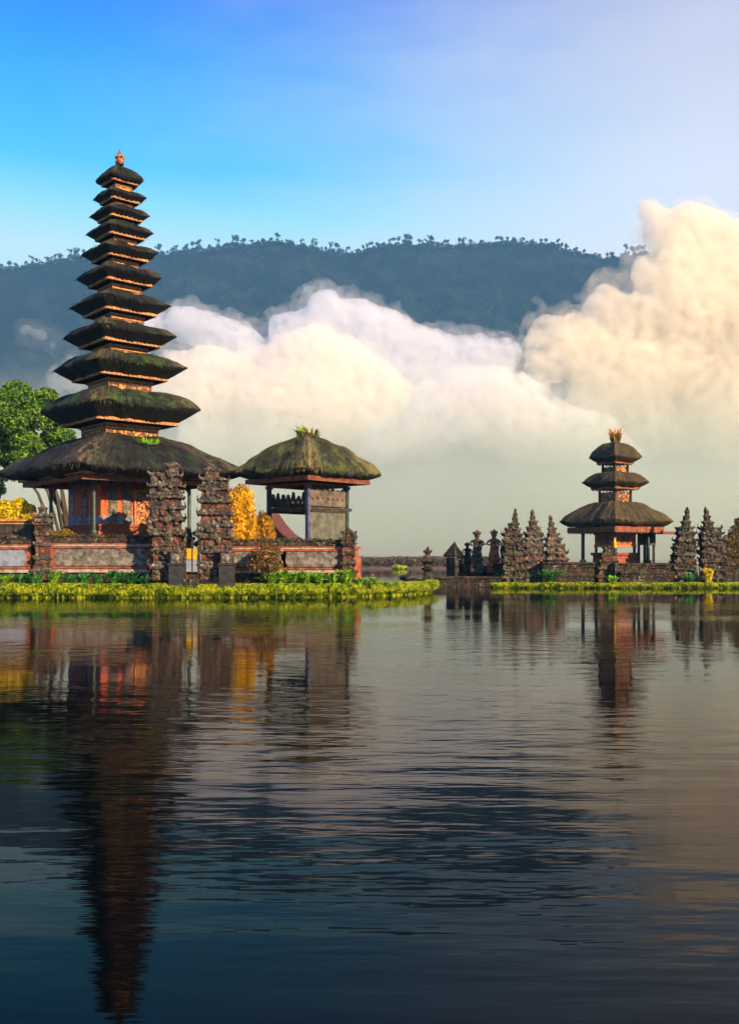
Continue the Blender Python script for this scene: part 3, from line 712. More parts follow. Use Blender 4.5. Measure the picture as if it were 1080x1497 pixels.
def statue(name, px, d, ybase, ytop, m, seed, label, crown_w=1.0, wide=1.0, arms=True, group=None, cat='statue'):
    """stone guardian figure with robe, arms, face and tall crown on a stepped plinth"""
    zb = Z(ybase, d); H = Z(ytop, d) - zb; e = empty(name, (X(px, d), Y(d), zb), label=label, cat=cat, group=group)
    p = MB(); ph = H * .26
    p.box((0, 0, ph * .12 - .15), (H * .30 * wide, H * .28, ph * .3 + .3)); p.box((0, 0, ph * .5), (H * .22 * wide, H * .21, ph * .6)); p.box((0, 0, ph * .9), (H * .27 * wide, H * .25, ph * .22))
    remesh(p.build('plinth', m, e), .03, True, .02, .1)
    b = MB(); f = H - ph; w_ = f * .16 * wide; z = ph
    b.lathe([(w_ * 1.0, z), (w_ * 1.05, z + f * .08), (w_ * .8, z + f * .25), (w_ * .72, z + f * .38), (w_ * .62, z + f * .44), (w_ * .85, z + f * .56), (w_ * .95, z + f * .62), (w_ * .4, z + f * .67), (w_ * .33, z + f * .70)], 12)
    b.blob((0, 0, z + f * .76), f * .085, seed, 2, .08, (1, 1, 1.15))
    b.blob((0, -f * .085, z + f * .75), f * .02, seed, 1, .1)                              # nose
    for sx in (-1, 1):
        b.blob((sx * f * .033, -f * .075, z + f * .775), f * .014, seed, 1, .0)            # eyes
        b.blob((sx * f * .088, 0, z + f * .765), f * .025, seed, 1, .1, (.6, 1, 1.4))      # ears
        if arms:
            b.tube([(sx * w_ * .9, 0, z + f * .60), (sx * w_ * 1.45, -f * .02, z + f * .47), (sx * w_ * .75, -f * .13, z + f * .43)], [f * .045, f * .038, f * .028], 8)
    b.tube([(w_ * .75, -f * .14, z + f * .25), (w_ * .75, -f * .14, z + f * .62)], [f * .022, f * .035], 8)      # club
    remesh(b.build('figure', m, e), max(.018, f * .012), True, .02, .08)
    c = MB(); c.lathe([(f * .085, z + f * .80), (f * .10 * crown_w, z + f * .83), (f * .065 * crown_w, z + f * .87), (f * .085 * crown_w, z + f * .90), (f * .04, z + f * .95), (f * .01, z + f)], 10)
    for q in range(6):
        a = q * math.pi / 3; c.blob((math.cos(a) * f * .09 * crown_w, math.sin(a) * f * .09 * crown_w, z + f * .88), f * .03, q, 1, .3, (1, 1, 1.6))
    remesh(c.build('headdress', m, e), max(.018, f * .012), True, .015, .08)
    return e
# ------------------------------------------------------------------ land
def land(name, pts, ztop, m, **kw):
    n = len(pts); vs = [(x, y, ztop) for x, y in pts] + [(x, y, -1.5) for x, y in pts]
    fs = [tuple(range(n))] + [(i, n + i, n + (i+1) % n, (i+1) % n) for i in range(n)]
    me = bpy.data.meshes.new(name); me.from_pydata(vs, [], fs); me.update()
    return link(name, me, m, **kw)
LSH = [(-260, 35.9), (0, 35.9), (200, 36.0), (350, 36.1), (500, 36.5), (560, 37.6), (605, 39.2), (628, 41.0)]
land('island_ground', [(X(a, d), Y(d) + .5) for a, d in LSH] + [(X(626, 43), Y(43)), (X(560, 45), Y(45)), (X(520, 48), Y(48)), (X(500, 70), Y(70)), (X(-260, 80), Y(80))], .50, M_EARTH, kind='structure')
RSH = [(722, 47.6), (800, 47.4), (900, 47.3), (1000, 47.4), (1100, 47.5), (1300, 47.6)]
land('shore_ground', [(X(a, d), Y(d) + .3) for a, d in RSH] + [(X(1300, 75), Y(75)), (X(800, 75), Y(75)), (X(725, 56), Y(56))], .20, M_EARTH, kind='structure')

def fringe(name, path, depth, h0, h1, n, seed, label, L=1.0):
    """mat of arching grass blades along a shoreline path of (px, d)"""
    rnd = np.random.default_rng(seed)
    pp = np.array([(X(a, d), Y(d)) for a, d in path]); seg = np.linalg.norm(np.diff(pp, axis=0), axis=1); cum = np.concatenate([[0], np.cumsum(seg)])
    s = rnd.random(n) * cum[-1]; x0 = np.interp(s, cum, pp[:, 0]); y0 = np.interp(s, cum, pp[:, 1])
    t = rnd.random(n); lump = np.array([mnoise.noise(Vector((a * .55, b * .5, seed))) + .6 * mnoise.noise(Vector((a * 1.9, b * 1.3, seed + 4))) for a, b in zip(x0, s)])
    yy = y0 + .22 + t * depth + .16 * lump; z0 = -.05 + np.minimum(1, t * 2.2) * h0
    Lh = (h1 - h0) * (0.55 + .6 * rnd.random(n)) * (1 + .2 * lump) * L
    a = rnd.random(n) * 2 * np.pi; out = Lh * (0.25 + .9 * rnd.random(n)); dx = np.cos(a) * out; dy = np.sin(a) * out * .8 - .10 * (t < .4)
    wd = .012 + .018 * rnd.random(n); tx = -np.sin(a) * wd; ty = np.cos(a) * wd
    B = np.stack([x0, yy, z0], 1); T_ = np.stack([tx, ty, 0 * tx], 1)
    M1 = B + np.stack([dx * .3, dy * .3, Lh * .75], 1); M2 = B + np.stack([dx * .8, dy * .8, Lh], 1); E = B + np.stack([dx * 1.25, dy * 1.25, Lh * .72], 1)
    v = np.stack([B - T_, B + T_, M1 + T_, M1 - T_, M2 + T_ * .8, M2 - T_ * .8, E + T_ * .15, E - T_ * .15], 1).reshape(-1, 3)
    k = np.arange(n)[:, None] * 8
    f = np.concatenate([k + np.array([0, 1, 2, 3]), k + np.array([3, 2, 4, 5]), k + np.array([5, 4, 6, 7])])
    return npmesh(name, v, f, L_GRASS, kind='stuff', label=label)
fringe('grass', LSH + [(633, 42.4), (618, 43.6)], 1.4, .30, .68, 110000, 1, 'lime green marsh grass fringing the near left island')
fringe('grass', RSH, .8, .12, .38, 26000, 2, 'thin lime grass edge below the right hand temple wall')

# ------------------------------------------------------------------ eleven-tiered meru tower
DM = 42.0; k_ = DM / F
meru = empty('meru_tower', (X(175, DM), Y(DM), .5), R(40.6), label='tall eleven-tiered pagoda tower with black thatched roofs and red walls, on the left', cat='pagoda')
def mz(y): return Z(y, DM) - .5
base = MB()
block4(base, 4.5, 0, 1.0); block4(base, 4.3, 1.0, 1.25); block4(base, 4.2, 1.25, mz(790)); block4(base, 4.3, mz(790), mz(785))
base.build('base', M_REDBRICK, meru)
b2 = MB(); block4(b2, 3.35, mz(785), mz(778)); block4(b2, 3.15, mz(778), mz(772)); block4(b2, 3.25, mz(772), mz(769)); b2.build('cella_plinth', M_REDBRICK, meru)
cel = MB(); block4(cel, 2.95, mz(769), mz(700)); cel.build('wall', M_CELLA, meru)
s_ = 2.95 / math.sqrt(2); zc0, zc1 = mz(768), mz(706)
def face_panel(face, u, wd, z0, z1, th, name, m, fn=None, parent=None):
    """panel on wall face k (outward normal at angle face), u along the face"""
    mb = MB(); M = Matrix.Rotation(face, 4, 'Z') @ Matrix.Translation((s_, u, 0)) @ Matrix.Rotation(R(90), 4, 'Z')
    if fn: fn(mb, M, wd, z0, z1, th)
    else: mb.box((0, 0, (z0+z1)/2), (wd, th * 2, z1 - z0), M=M)
    return mb.build(name, m, parent or meru)
def relief(mb, M, wd, z0, z1, th):
    n = 8; h = (z1 - z0) / n; rr = random.Random(int(wd * 1000 + z0 * 10))
    mb.box((0, 0, (z0+z1)/2), (wd * .55, th * 2, z1 - z0), M=M)
    for i in range(n):
        ww = wd * (1.0 if i in (0, n-1) else rr.uniform(.7, .95)); mb.box((0, 0, z0 + (i + .5) * h), (ww, th * 3.2, h * .5), .8, M=M)
        for sx in (-1, 1):
            v = M @ Vector((sx * ww * .42, 0, z0 + (i + .7) * h)); mb.blob(v, .09, i + sx, 1, .4)
# local faces whose normals look at the camera: 270-26-? -> 180 deg face (left) and 270 deg face (right)
FL, FR = R(180), R(270)
for face, u, wd in ((FR, -1.42, .62), (FR, -.62, .55), (FR, 1.35, .7), (FL, 1.25, .55), (FL, .1, .85), (FL, -1.4, .5)):
    face_panel(face, u, wd, zc0, zc1 - .25, .05, 'wall_relief', M_GREYPANEL if u > -1 or face == FR else M_BLUEPANEL, relief)
for face in (FL, FR, R(0), R(90)):
    face_panel(face, 0, s_ * 2 - .1, zc0, zc0 + .42, .035, 'skirting', M_BLUEPANEL)
    face_panel(face, 0, s_ * 2 - .1, zc1 - .25, zc1, .045, 'frieze', M_GREYPANEL)
dr = face_panel(FR, .30, .78, zc0 - .15, zc0 + 1.75, .10, 'door', M_GOLD)
def frame(mb, M, wd, z0, z1, th):
    for sx in (-1, 1): mb.box((sx * wd * .5, 0, (z0 + z1) / 2), (.10, th * 2, z1 - z0), M=M)
    mb.box((0, 0, z1 + .05), (wd + .1, th * 2, .12), M=M)
    mb.box((0, 0, z1 + .2), (wd * .85, th * 1.9, .2), .55, M=M); mb.box((0, 0, z1 + .36), (wd * .3, th * 1.8, .2), .3, M=M)
face_panel(FR, .30, .95, zc0 - .18, zc0 + 1.75, .15, 'door_frame', M_ORANGE, frame)
for a in C4:
    p = MB(); x, y = math.cos(a) * 3.95, math.sin(a) * 3.95
    p.lathe([(.17, mz(785)), (.17, mz(779)), (.10, mz(777)), (.10, mz(716)), (.14, mz(711)), (.20, mz(708)), (.20, mz(704))], 10, c=(x, y, 0))
    p.build('post', M_POST, meru, True)
    p = MB()
    for sgn in (-1, 1):
        t = Vector((-math.sin(a), math.cos(a), 0)) ; di = (-Vector((math.cos(a), math.sin(a), 0)) + t * sgn).normalized()
        p.tube([Vector((x, y, mz(722))), Vector((x, y, mz(708))) + di * .5], [.06, .05], 6)
    p.build('bracket', M_GOLD, meru)
eb = MB(); ring4(eb, 5.45, mz(712), mz(705.5), .20); eb.build('eave_board', M_REDWOOD, meru)
eb = MB(); ring4(eb, 5.75, mz(705), mz(697), .16); eb.build('eave_board', M_ORANGE, meru)
eb = MB(); ring4(eb, 4.2, mz(709), mz(702), .22); eb.build('tie_beam', M_REDWOOD, meru)
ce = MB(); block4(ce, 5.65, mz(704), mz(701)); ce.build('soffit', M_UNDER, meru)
W1 = 7.25
z1 = mz(697)
thatch_roof('roof', W1, [(.60, -.10), (.80, -.28), (.90, -.22), (.97, -.10), (1.0, 0), (.99, .14), (.93, .42), (.80, .92), (.65, 1.38), (.50, 1.78), (.36, 2.12), (.28, 2.2)], M_THATCH, meru, z1, 1, n=420, sq=.96)
# tiers: tip y, half width px, top y, roof material
TIERS = [(604, 116, 570, M_THATCH_G), (542, 95, 517, M_THATCH_G), (495, 81, 474, M_THATCH), (451, 72, 431, M_THATCH), (409, 63, 391, M_THATCH), (374, 55, 358, M_THATCH),
         (343, 48, 328, M_THATCH), (317, 43, 303, M_THATCH), (291.5, 38, 279, M_THATCH), (265, 35, 238, M_THATCH)]
PXM = F / DM
prev_top = z1 + 2.1
for i, (yt, wpx, ytop, m) in enumerate(TIERS):
    W = wpx / PXM / math.cos(R(19)) * 1.0; zt = mz(yt); up = (yt - ytop) / PXM * .80; dn = .15 * W + .02
    last = i == len(TIERS) - 1
    # carved tier body between the roof below and this one
    tb = MB(); block4(tb, W * .455, prev_top - .35, zt - dn + .1); t = tb.build('tier_wall', M_GOLDTIER, meru)
    tb = MB(); block4(tb, W * .50, zt - dn - .20, zt - dn - .10); block4(tb, W * .475, zt - dn - .36, zt - dn - .28); tb.build('cornice', M_ORANGE, meru)
    pm = MB()
    for a in C4: pm.box((math.cos(a) * W * .455, math.sin(a) * W * .455, (prev_top - .35 + zt - dn) / 2), (.10, .10, zt - dn - prev_top + .35), rz=0)
    pm.build('corner_post', M_REDWOOD, meru)
    eb = MB(); ring4(eb, W * .70, zt - dn - .04, zt - dn + .13, .10); dentils(eb, W * .70 + .08, zt - dn + .02, .11, .24); eb.build('eave_board', M_ORANGE, meru)
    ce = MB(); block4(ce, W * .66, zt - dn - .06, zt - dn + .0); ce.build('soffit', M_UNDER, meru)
    if last: pr = [(.45, -dn + .08), (.66, -dn), (.84, -dn * .6), (.96, -.10), (1, 0), (.97, .10), (.85, .30 * up), (.68, .58 * up), (.48, .82 * up), (.28, .97 * up), (.13, 1.03 * up), (.08, 1.03 * up)]
    else: pr = [(.45, -dn + .08), (.68, -dn), (.84, -dn * .52), (.95, -dn * .15), (1, 0), (.965, up * .19), (.87, up * .52), (.75, up * .80), (.63, up * .97), (.53, up * 1.0), (.42, up * .75)]
    thatch_roof('roof', W, pr, m, meru, zt, i + 3, n=260, rough=.8 if i < 5 else .55, sq=.95)
    prev_top = zt + up / .80
fn_ = MB(); zf = prev_top
fn_.lathe([(.22, zf - .1), (.26, zf + .08), (.16, zf + .16), (.24, zf + .26), (.20, zf + .38), (.08, zf + .46), (.12, zf + .54), (.03, zf + .66), (.01, zf + .8)], 12)
for q in range(8):
    a = q * math.pi / 4; fn_.blob((math.cos(a) * .22, math.sin(a) * .22, zf + .33), .07, q, 1, .3, (1, 1, 1.6))
fn_.build('finial', M_GOLD, meru, True)
tuft('roof_weeds', (-.0, -3.3, z1 + 1.55), .8, .45, 90, L_PLANT, meru, 5)
tuft('roof_weeds', (2.6, -1.9, z1 + 1.5), .9, .5, 120, L_PLANT, meru, 6)

# ------------------------------------------------------------------ open pavilion
DP = 41.0
pav = empty('pavilion', (X(450, DP), Y(DP), .5), R(48.7), label='open wooden pavilion with one mossy hipped thatch roof, right of the tall tower', cat='pavilion')
def pz(y): return Z(y, DP) - .5
b = MB(); block4(b, 2.9, 0, pz(815)); block4(b, 2.75, pz(815), pz(803)); block4(b, 2.9, pz(803), pz(799)); b.build('base', M_REDBRICK, pav)
thatch_roof('roof', 4.08, [(.55, .0), (.84, -.20), (.92, -.14), (.98, -.06), (1.0, 0), (.99, .12), (.93, .36), (.80, .80), (.62, 1.28), (.44, 1.66), (.28, 1.92), (.14, 2.08), (.05, 2.12)], M_THATCH_P, pav, pz(695.5), 31, n=330, sq=.95)
eb = MB(); ring4(eb, 3.30, pz(708.5), pz(702), .14); eb.build('eave_board', M_REDWOOD, pav)
eb = MB(); ring4(eb, 2.15, pz(713), pz(709), .12); eb.build('tie_beam', M_REDWOOD, pav)
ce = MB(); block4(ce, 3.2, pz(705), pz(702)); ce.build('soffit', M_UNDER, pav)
for i, a in enumerate(C4):
    p = MB(); x, y = math.cos(a) * 2.1, math.sin(a) * 2.1; p.box((x, y, (pz(712) + pz(800)) / 2), (.20, .20, pz(712) - pz(800))); p.box((x, y, pz(714)), (.3, .3, .14)); p.box((x, y, pz(797)), (.3, .3, .14))
    p.build('post', M_BLUEPOST if i == 2 else M_POST, pav)
s2 = 2.1 / math.sqrt(2)
for face, ext in ((R(180), 0), (R(270), .35), (0, 0), (R(90), 0)):
    rb = MB(); M = Matrix.Rotation(face, 4, 'Z') @ Matrix.Translation((s2, 0, 0)) @ Matrix.Rotation(R(90), 4, 'Z')
    rb.box((ext * .5, 0, pz(745.5)), (s2 * 2 + ext, .16, .17), M=M); rb.box((ext * .5, -.0, pz(749)), (s2 * 2 - .22, .10, .10), M=M); rb.build('rail', M_DARKWOOD, pav)
def pav_panel(face, z0, z1, name, m, u=0, wd=None, scal=0):
    mb = MB(); M = Matrix.Rotation(face, 4, 'Z') @ Matrix.Translation((s2, u, 0)) @ Matrix.Rotation(R(90), 4, 'Z'); wd = wd or s2 * 2 - .22
    mb.box((0, 0, (z0+z1)/2), (wd, .08, z1 - z0), M=M)
    if scal:
        n = 7
        for i in range(n):
            h = scal * (.35 + .65 * abs(math.sin(i * 1.9))); mb.box(((i - (n-1)/2) * wd / n, 0, z1 + h / 2), (wd / n * .8, .07, h), .5, M=M)
            mb.blob(M @ Vector(((i - (n-1)/2) * wd / n, -.05, (z0 + z1) / 2)), .10, i, 1, .3)
    return mb.build(name, m, pav)
pav_panel(R(270), pz(796), pz(751), 'infill_panel', M_GREENPANEL)
pav_panel(R(270), pz(742), pz(719), 'upper_panel', M_BROWNPANEL, scal=.12)
pav_panel(R(180), pz(742), pz(733), 'carved_board', M_DARKWOOD, scal=.42)
pav_panel(R(90), pz(742), pz(730), 'carved_board', M_GOLD, scal=.30)
pav_panel(R(0), pz(742), pz(728), 'carved_board', M_DARKWOOD, scal=.20)
pav_panel(R(0), pz(797), pz(751), 'back_panel', M_REDWOOD, u=-.9, wd=.9)
tuft('roof_weeds', (0, 0, pz(695.5) + 1.95), .75, .8, 150, L_ROOFTUFT, pav, 8)
tuft('roof_weeds', (-.25, .2, pz(695.5) + 2.05), .35, 1.0, 40, L_PLANT, pav, 9)
rc = MB()
for q in range(14): rc.blob((random.Random(q).uniform(-.35, .35), random.Random(q + 50).uniform(-.35, .35), pz(695.5) + 2.05 + .2 * random.Random(q + 9).random()), .17, q, 1, .4)
rc.build('ridge_cap', M_STONE_B, pav)

# ------------------------------------------------------------------ three-tiered pagoda
DT = 52.0; PT = F / DT
pag = empty('small_pagoda', (X(899, DT), Y(DT), .2), R(30.6), label='three-tiered brown thatched pagoda on a dark stone platform, on the right', cat='pagoda')
def tz(y): return Z(y, DT) - .2
b = MB(); block4(b, 4.1, 0, tz(826)); block4(b, 3.9, tz(826), tz(823)); b.build('base', M_STONE_D, pag)
b = MB(); block4(b, 1.5, tz(823), tz(812)); block4(b, 1.65, tz(812), tz(808)); b.build('altar', M_REDBRICK, pag)
W = 82 / PT
thatch_roof('roof', W, [(.55, .0), (.82, -.34), (.92, -.20), (.98, -.06), (1, 0), (.97, .12), (.88, .40), (.74, .76), (.6, 1.06), (.48, 1.30), (.38, 1.40), (.30, 1.35)], M_THATCH_B, pag, tz(764), 51, n=300, sq=.95, rough=.8)
W = 50 / PT
thatch_roof('roof', W, [(.45, -.32), (.68, -.36), (.86, -.18), (.96, -.04), (1, 0), (.95, .12), (.84, .34), (.72, .54), (.60, .68), (.50, .70), (.4, .6)], M_THATCH_B, pag, tz(706.5), 52, n=220, sq=.95, rough=.7)
W = 38.5 / PT
thatch_roof('roof', W, [(.45, -.28), (.68, -.32), (.86, -.16), (.96, -.04), (1, 0), (.96, .10), (.84, .38), (.66, .72), (.46, .98), (.26, 1.06), (.10, 1.08)], M_THATCH_B, pag, tz(670), 53, n=200, sq=.95, rough=.6)
for Rc, y0, y1 in ((67 / PT, 779, 771), (33 / PT, 716, 711.5), (24.5 / PT, 679, 675)):
    eb = MB(); ring4(eb, Rc, tz(y0), tz(y1), .12); dentils(eb, Rc + .02, tz(y0) - .02, .10, .28); block4(eb, Rc * .95, tz(y1) - .05, tz(y1) + .02); eb.build('eave_board', M_REDWOOD, pag)
for Rc, y0, y1, yp in ((22 / PT, 737, 712, 720), (17.5 / PT, 696, 676, 683)):
    tb = MB(); block4(tb, Rc * .93, tz(y0), tz(yp)); tb.build('tier_wall', M_GOLDTIER, pag)
    for a in C4:
        p = MB(); p.box((math.cos(a) * Rc, math.sin(a) * Rc, (tz(y0) + tz(y1)) / 2), (.13, .13, tz(y1) - tz(y0))); p.build('corner_post', M_DARKWOOD, pag)
cw = MB(); block4(cw, 29 / PT, tz(797), tz(779)); cw.build('wall', M_CELLA, pag)
cw = MB(); block4(cw, 30.5 / PT, tz(800), tz(797)); block4(cw, 30 / PT, tz(782), tz(779)); cw.build('cella_rail', M_ORANGE, pag)
sp_ = 29 / PT / math.sqrt(2)
for face in (R(180), R(270)):
    for u in (-1, -.33, .33, 1):
        mb = MB(); M = Matrix.Rotation(face, 4, 'Z') @ Matrix.Translation((sp_, u * sp_ * .78, 0)) @ Matrix.Rotation(R(90), 4, 'Z')
        mb.box((0, 0, (tz(796) + tz(783)) / 2), (sp_ * .34, .05, (tz(783) - tz(796)) * .8), M=M); mb.build('shutter', M_GOLD if u in (-1, 1) else M_BROWNPANEL, pag)
for a in C4:
    p = MB(); p.box((math.cos(a) * 46 / PT, math.sin(a) * 46 / PT, (tz(824) + tz(775)) / 2), (.17, .17, tz(775) - tz(824))); p.box((math.cos(a) * 46 / PT, math.sin(a) * 46 / PT, tz(821)), (.32, .32, .2)); p.build('post', M_POST, pag)
    p = MB(); p.box((math.cos(a) * 27 / PT, math.sin(a) * 27 / PT, (tz(824) + tz(797)) / 2), (.14, .14, tz(797) - tz(824))); p.build('post', M_DARKWOOD, pag)
for px_, dd in ((942, 0), (959, .6), (930, -.6)):
    p = MB(); v = Matrix.Rotation(-R(30.6), 3, 'Z') @ Vector(((px_ - 899) / PT, dd, 0)); p.box((v.x, v.y, (tz(824) + tz(779)) / 2), (.15, .15, tz(779) - tz(824)), rz=-R(30.6)); p.build('post', M_DARKWOOD, pag)
p = MB(); v = Matrix.Rotation(-R(30.6), 3, 'Z') @ Vector(((946 - 899) / PT, .2, (tz(797) + tz(780)) / 2)); p.box(v, (1.25, .08, tz(780) - tz(797)), rz=-R(30.6)); p.build('side_screen', M_BROWNPANEL, pag)
p = MB(); v = Matrix.Rotation(-R(30.6), 3, 'Z') @ Vector(((968 - 899) / PT, 0, tz(779))); p.box(v, (1.8, 1.6, .16), .8, rz=-R(30.6)); p.build('side_eave', M_REDWOOD, pag)
tuft('roof_weeds', (0, 0, tz(670) + 1.0), .45, 1.15, 110, L_ROOFTUFT, pag, 12)
tuft('roof_weeds', (0, 0, tz(670) + 1.4), .55, .95, 40, M_PETAL_O, pag, 13)

# ------------------------------------------------------------------ walls and pillars
def wall(name, pxa, pxb, d, ybase, ytop, label, panel_m, panels, seed=0, th=.5, low=False):
    xa, xb = X(pxa, d), X(pxb, d); zb = Z(ybase, d) - .3; zt = Z(ytop, d); H = zt - zb; L = xb - xa
    e = empty(name, ((xa + xb) / 2, Y(d), zb), label=label, cat='wall'); z = lambda y: Z(y, d) - zb
    b = MB(); b.box((0, 0, (H * .92) / 2), (L, th, H * .92)); b.box((0, 0, z(ybase - 5) / 2), (L, th + .3, z(ybase - 5))); b.build('body', M_STONE_D, e)
    s = (ybase - ytop) / 60.0
    y = lambda f: z(ybase - (ybase - ytop) * f)
    b = MB(); b.box((0, 0, (y(.255) + y(.30)) / 2), (L, th + .16, y(.30) - y(.255))); b.box((0, 0, (y(.70) + y(.745)) / 2), (L, th + .16, y(.745) - y(.70))); b.box((0, 0, (y(.79) + y(.82)) / 2), (L, th + .2, y(.82) - y(.79))); b.build('red_band', M_WALLRED, e)
    b = MB(); b.box((0, 0, (y(.75) + y(.785)) / 2), (L, th + .18, y(.785) - y(.75))); b.box((0, 0, (y(.17) + y(.24)) / 2), (L, th + .24, y(.24) - y(.17))); b.build('pale_band', M_PALEBAND, e)
    for (pa, pb) in panels:
        a, c = X(pa, d) - (xa + xb) / 2, X(pb, d) - (xa + xb) / 2; hh = y(.685) - y(.315); m = MB()
        vs = []; r = hh / 2; n = 8; cz_ = (y(.685) + y(.315)) / 2
        for i in range(n + 1): t = -math.pi/2 + math.pi * i / n; vs.append((c - r * .6 + math.cos(t) * r * .6, cz_ + math.sin(t) * r))
        for i in range(n + 1): t = math.pi/2 + math.pi * i / n; vs.append((a + r * .6 + math.cos(t) * r * .6, cz_ + math.sin(t) * r))
        N = len(vs); m.add([(x, -th/2 - .07, q) for x, q in vs] + [(x, -th/2 + .02, q) for x, q in vs], [tuple(range(N))[::-1]] + [(i, (i+1) % N, N + (i+1) % N, N + i) for i in range(N)])
        m.build('wall_panel', panel_m, e)
        m = MB(); m.box(((a + c) / 2, 0, cz_), (c - a + .5, th + .06, hh * 1.0)); m.build('panel_surround', M_WALLRED, e)
    cp = MB(); rnd = random.Random(seed)
    cp.box((0, 0, (y(.83) + y(.93)) / 2), (L, th + .25, y(.93) - y(.83)))
    x = -L / 2
    while x < L / 2:
        w_ = rnd.uniform(.12, .26); cp.blob((x, rnd.uniform(-.2, .1), y(.93) + rnd.uniform(-.02, .06)), w_ * .8, rnd.random() * 9, 1, .4, (1, 1, .7)); x += w_
    cp.build('coping', M_STONE_D, e)
    v, f = leaf_cloud([(0, 0, y(.97))], [(L / 2, .32, .12)], int(L * 130), .06, np.random.default_rng(seed)); npmesh('moss', v, f, L_MOSS, e)
    return e
wall('temple_wall', -140, 48, 38.2, 848, 784, 'perimeter wall left of the stone pillar, with a blue panel and red bands', M_BLUEPANEL, [(-120, -62), (-52, 42)], 1)
wall('temple_wall', 76, 222, 38.2, 848, 782, 'long grey panelled perimeter wall with red bands below the tall tower', M_GREYPANEL, [(82, 219)], 2)
wall('temple_wall', 338, 500, 38.2, 848, 788, 'low grey panelled wall with red bands in front of the pavilion', M_GREYPANEL, [(343, 412), (418, 496)], 3)
def plain_wall(name, pxa, pxb, d, ybase, ytop, m, label, seed, th=.6, cap=M_STONE_D, capy=4):
    xa, xb = X(pxa, d), X(pxb, d); zb = Z(ybase, d) - .3; e = empty(name, ((xa + xb) / 2, Y(d), zb), label=label, cat='wall'); H = Z(ytop, d) - zb; L = xb - xa
    b = MB(); n = max(2, int(L / .5)); rnd = random.Random(seed); rows = max(2, int(H / .28))
    for j in range(rows):
        x = -L / 2 + (j % 2) * .2
        while x < L / 2 - .05:
            w_ = min(rnd.uniform(.35, .7), L / 2 - x); b.box((x + w_ / 2, rnd.uniform(-.03, .03), (j + .5) * H / rows), (w_ - .02, th + rnd.uniform(-.04, .06), H / rows - .015)); x += w_
    b.box((0, 0, H / 2), (L - .02, th * .8, H - .02)); b.build('masonry', m, e)
    c = MB(); c.box((0, 0, H + .04), (L + .05, th + .22, .12)); c.box((0, 0, H - capy * d / F * .9), (L + .02, th + .12, .07)); c.build('coping', cap, e)
    return e
plain_wall('temple_wall', 722, 790, 50.5, 856, 826, M_STONE_D, 'dark stone wall at the foot of the two left carved towers', 3)
plain_wall('temple_wall', 792, 868, 49.6, 856, 824, M_STONE_D, 'dark mossy stone wall between the third carved tower and the small pagoda platform', 4)
plain_wall('temple_wall', 906, 986, 49.4, 856, 826, M_STONE_B, 'stepped brown stone wall right under the small pagoda', 5)
plain_wall('temple_wall', 906, 984, 48.9, 856, 838, M_STONE_D, 'lower dark step of stone in front of the brown wall under the small pagoda', 6, th=.4)
plain_wall('temple_wall', 1052, 1180, 49.4, 856, 826, M_STONE_D, 'dark stone wall at the right edge, behind the rightmost shrub', 7)
plain_wall('rear_wall', -200, 50, 38.9, 830, 762, M_DARKWOOD, 'dark rear wall with an orange top line, at the left edge below the yellow bush', 8, cap=M_ORANGE)
# pillar with spiky finial, and the pillar carrying a carved figure
candi('stone_pillar', 62, 37.9, 850, [(850, 46, 80), (835, 48, 78), (822, 51, 76), (775, 53, 74), (768, 49, 76), (757, 49, 78), (752, 54, 72), (742, 59, 65), (736, 61, 63)], .85, M_STONE, 3,
      'short carved pillar with dark spiky finial in the left perimeter wall', 'pillar', tiers=7, orn=.09)
candi('stone_pillar', 508, 37.9, 850, [(850, 494, 523), (836, 496, 521), (815, 499, 519), (800, 500, 519), (792, 496, 522), (780, 500, 521), (774, 506, 512)], .8, M_STONE_B, 4,
      'carved red brown pillar ending the wall right of the pavilion', 'pillar', tiers=6, orn=.09)
candi('stone_pillar', 888, 49.6, 856, [(856, 868, 906), (838, 870, 904), (820, 874, 902), (806, 880, 898), (800, 884, 894)], 1.0, M_STONE_B, 6,
      'squat mossy carved pillar below the small pagoda with a yellow offering', 'pillar', tiers=5, orn=.10)

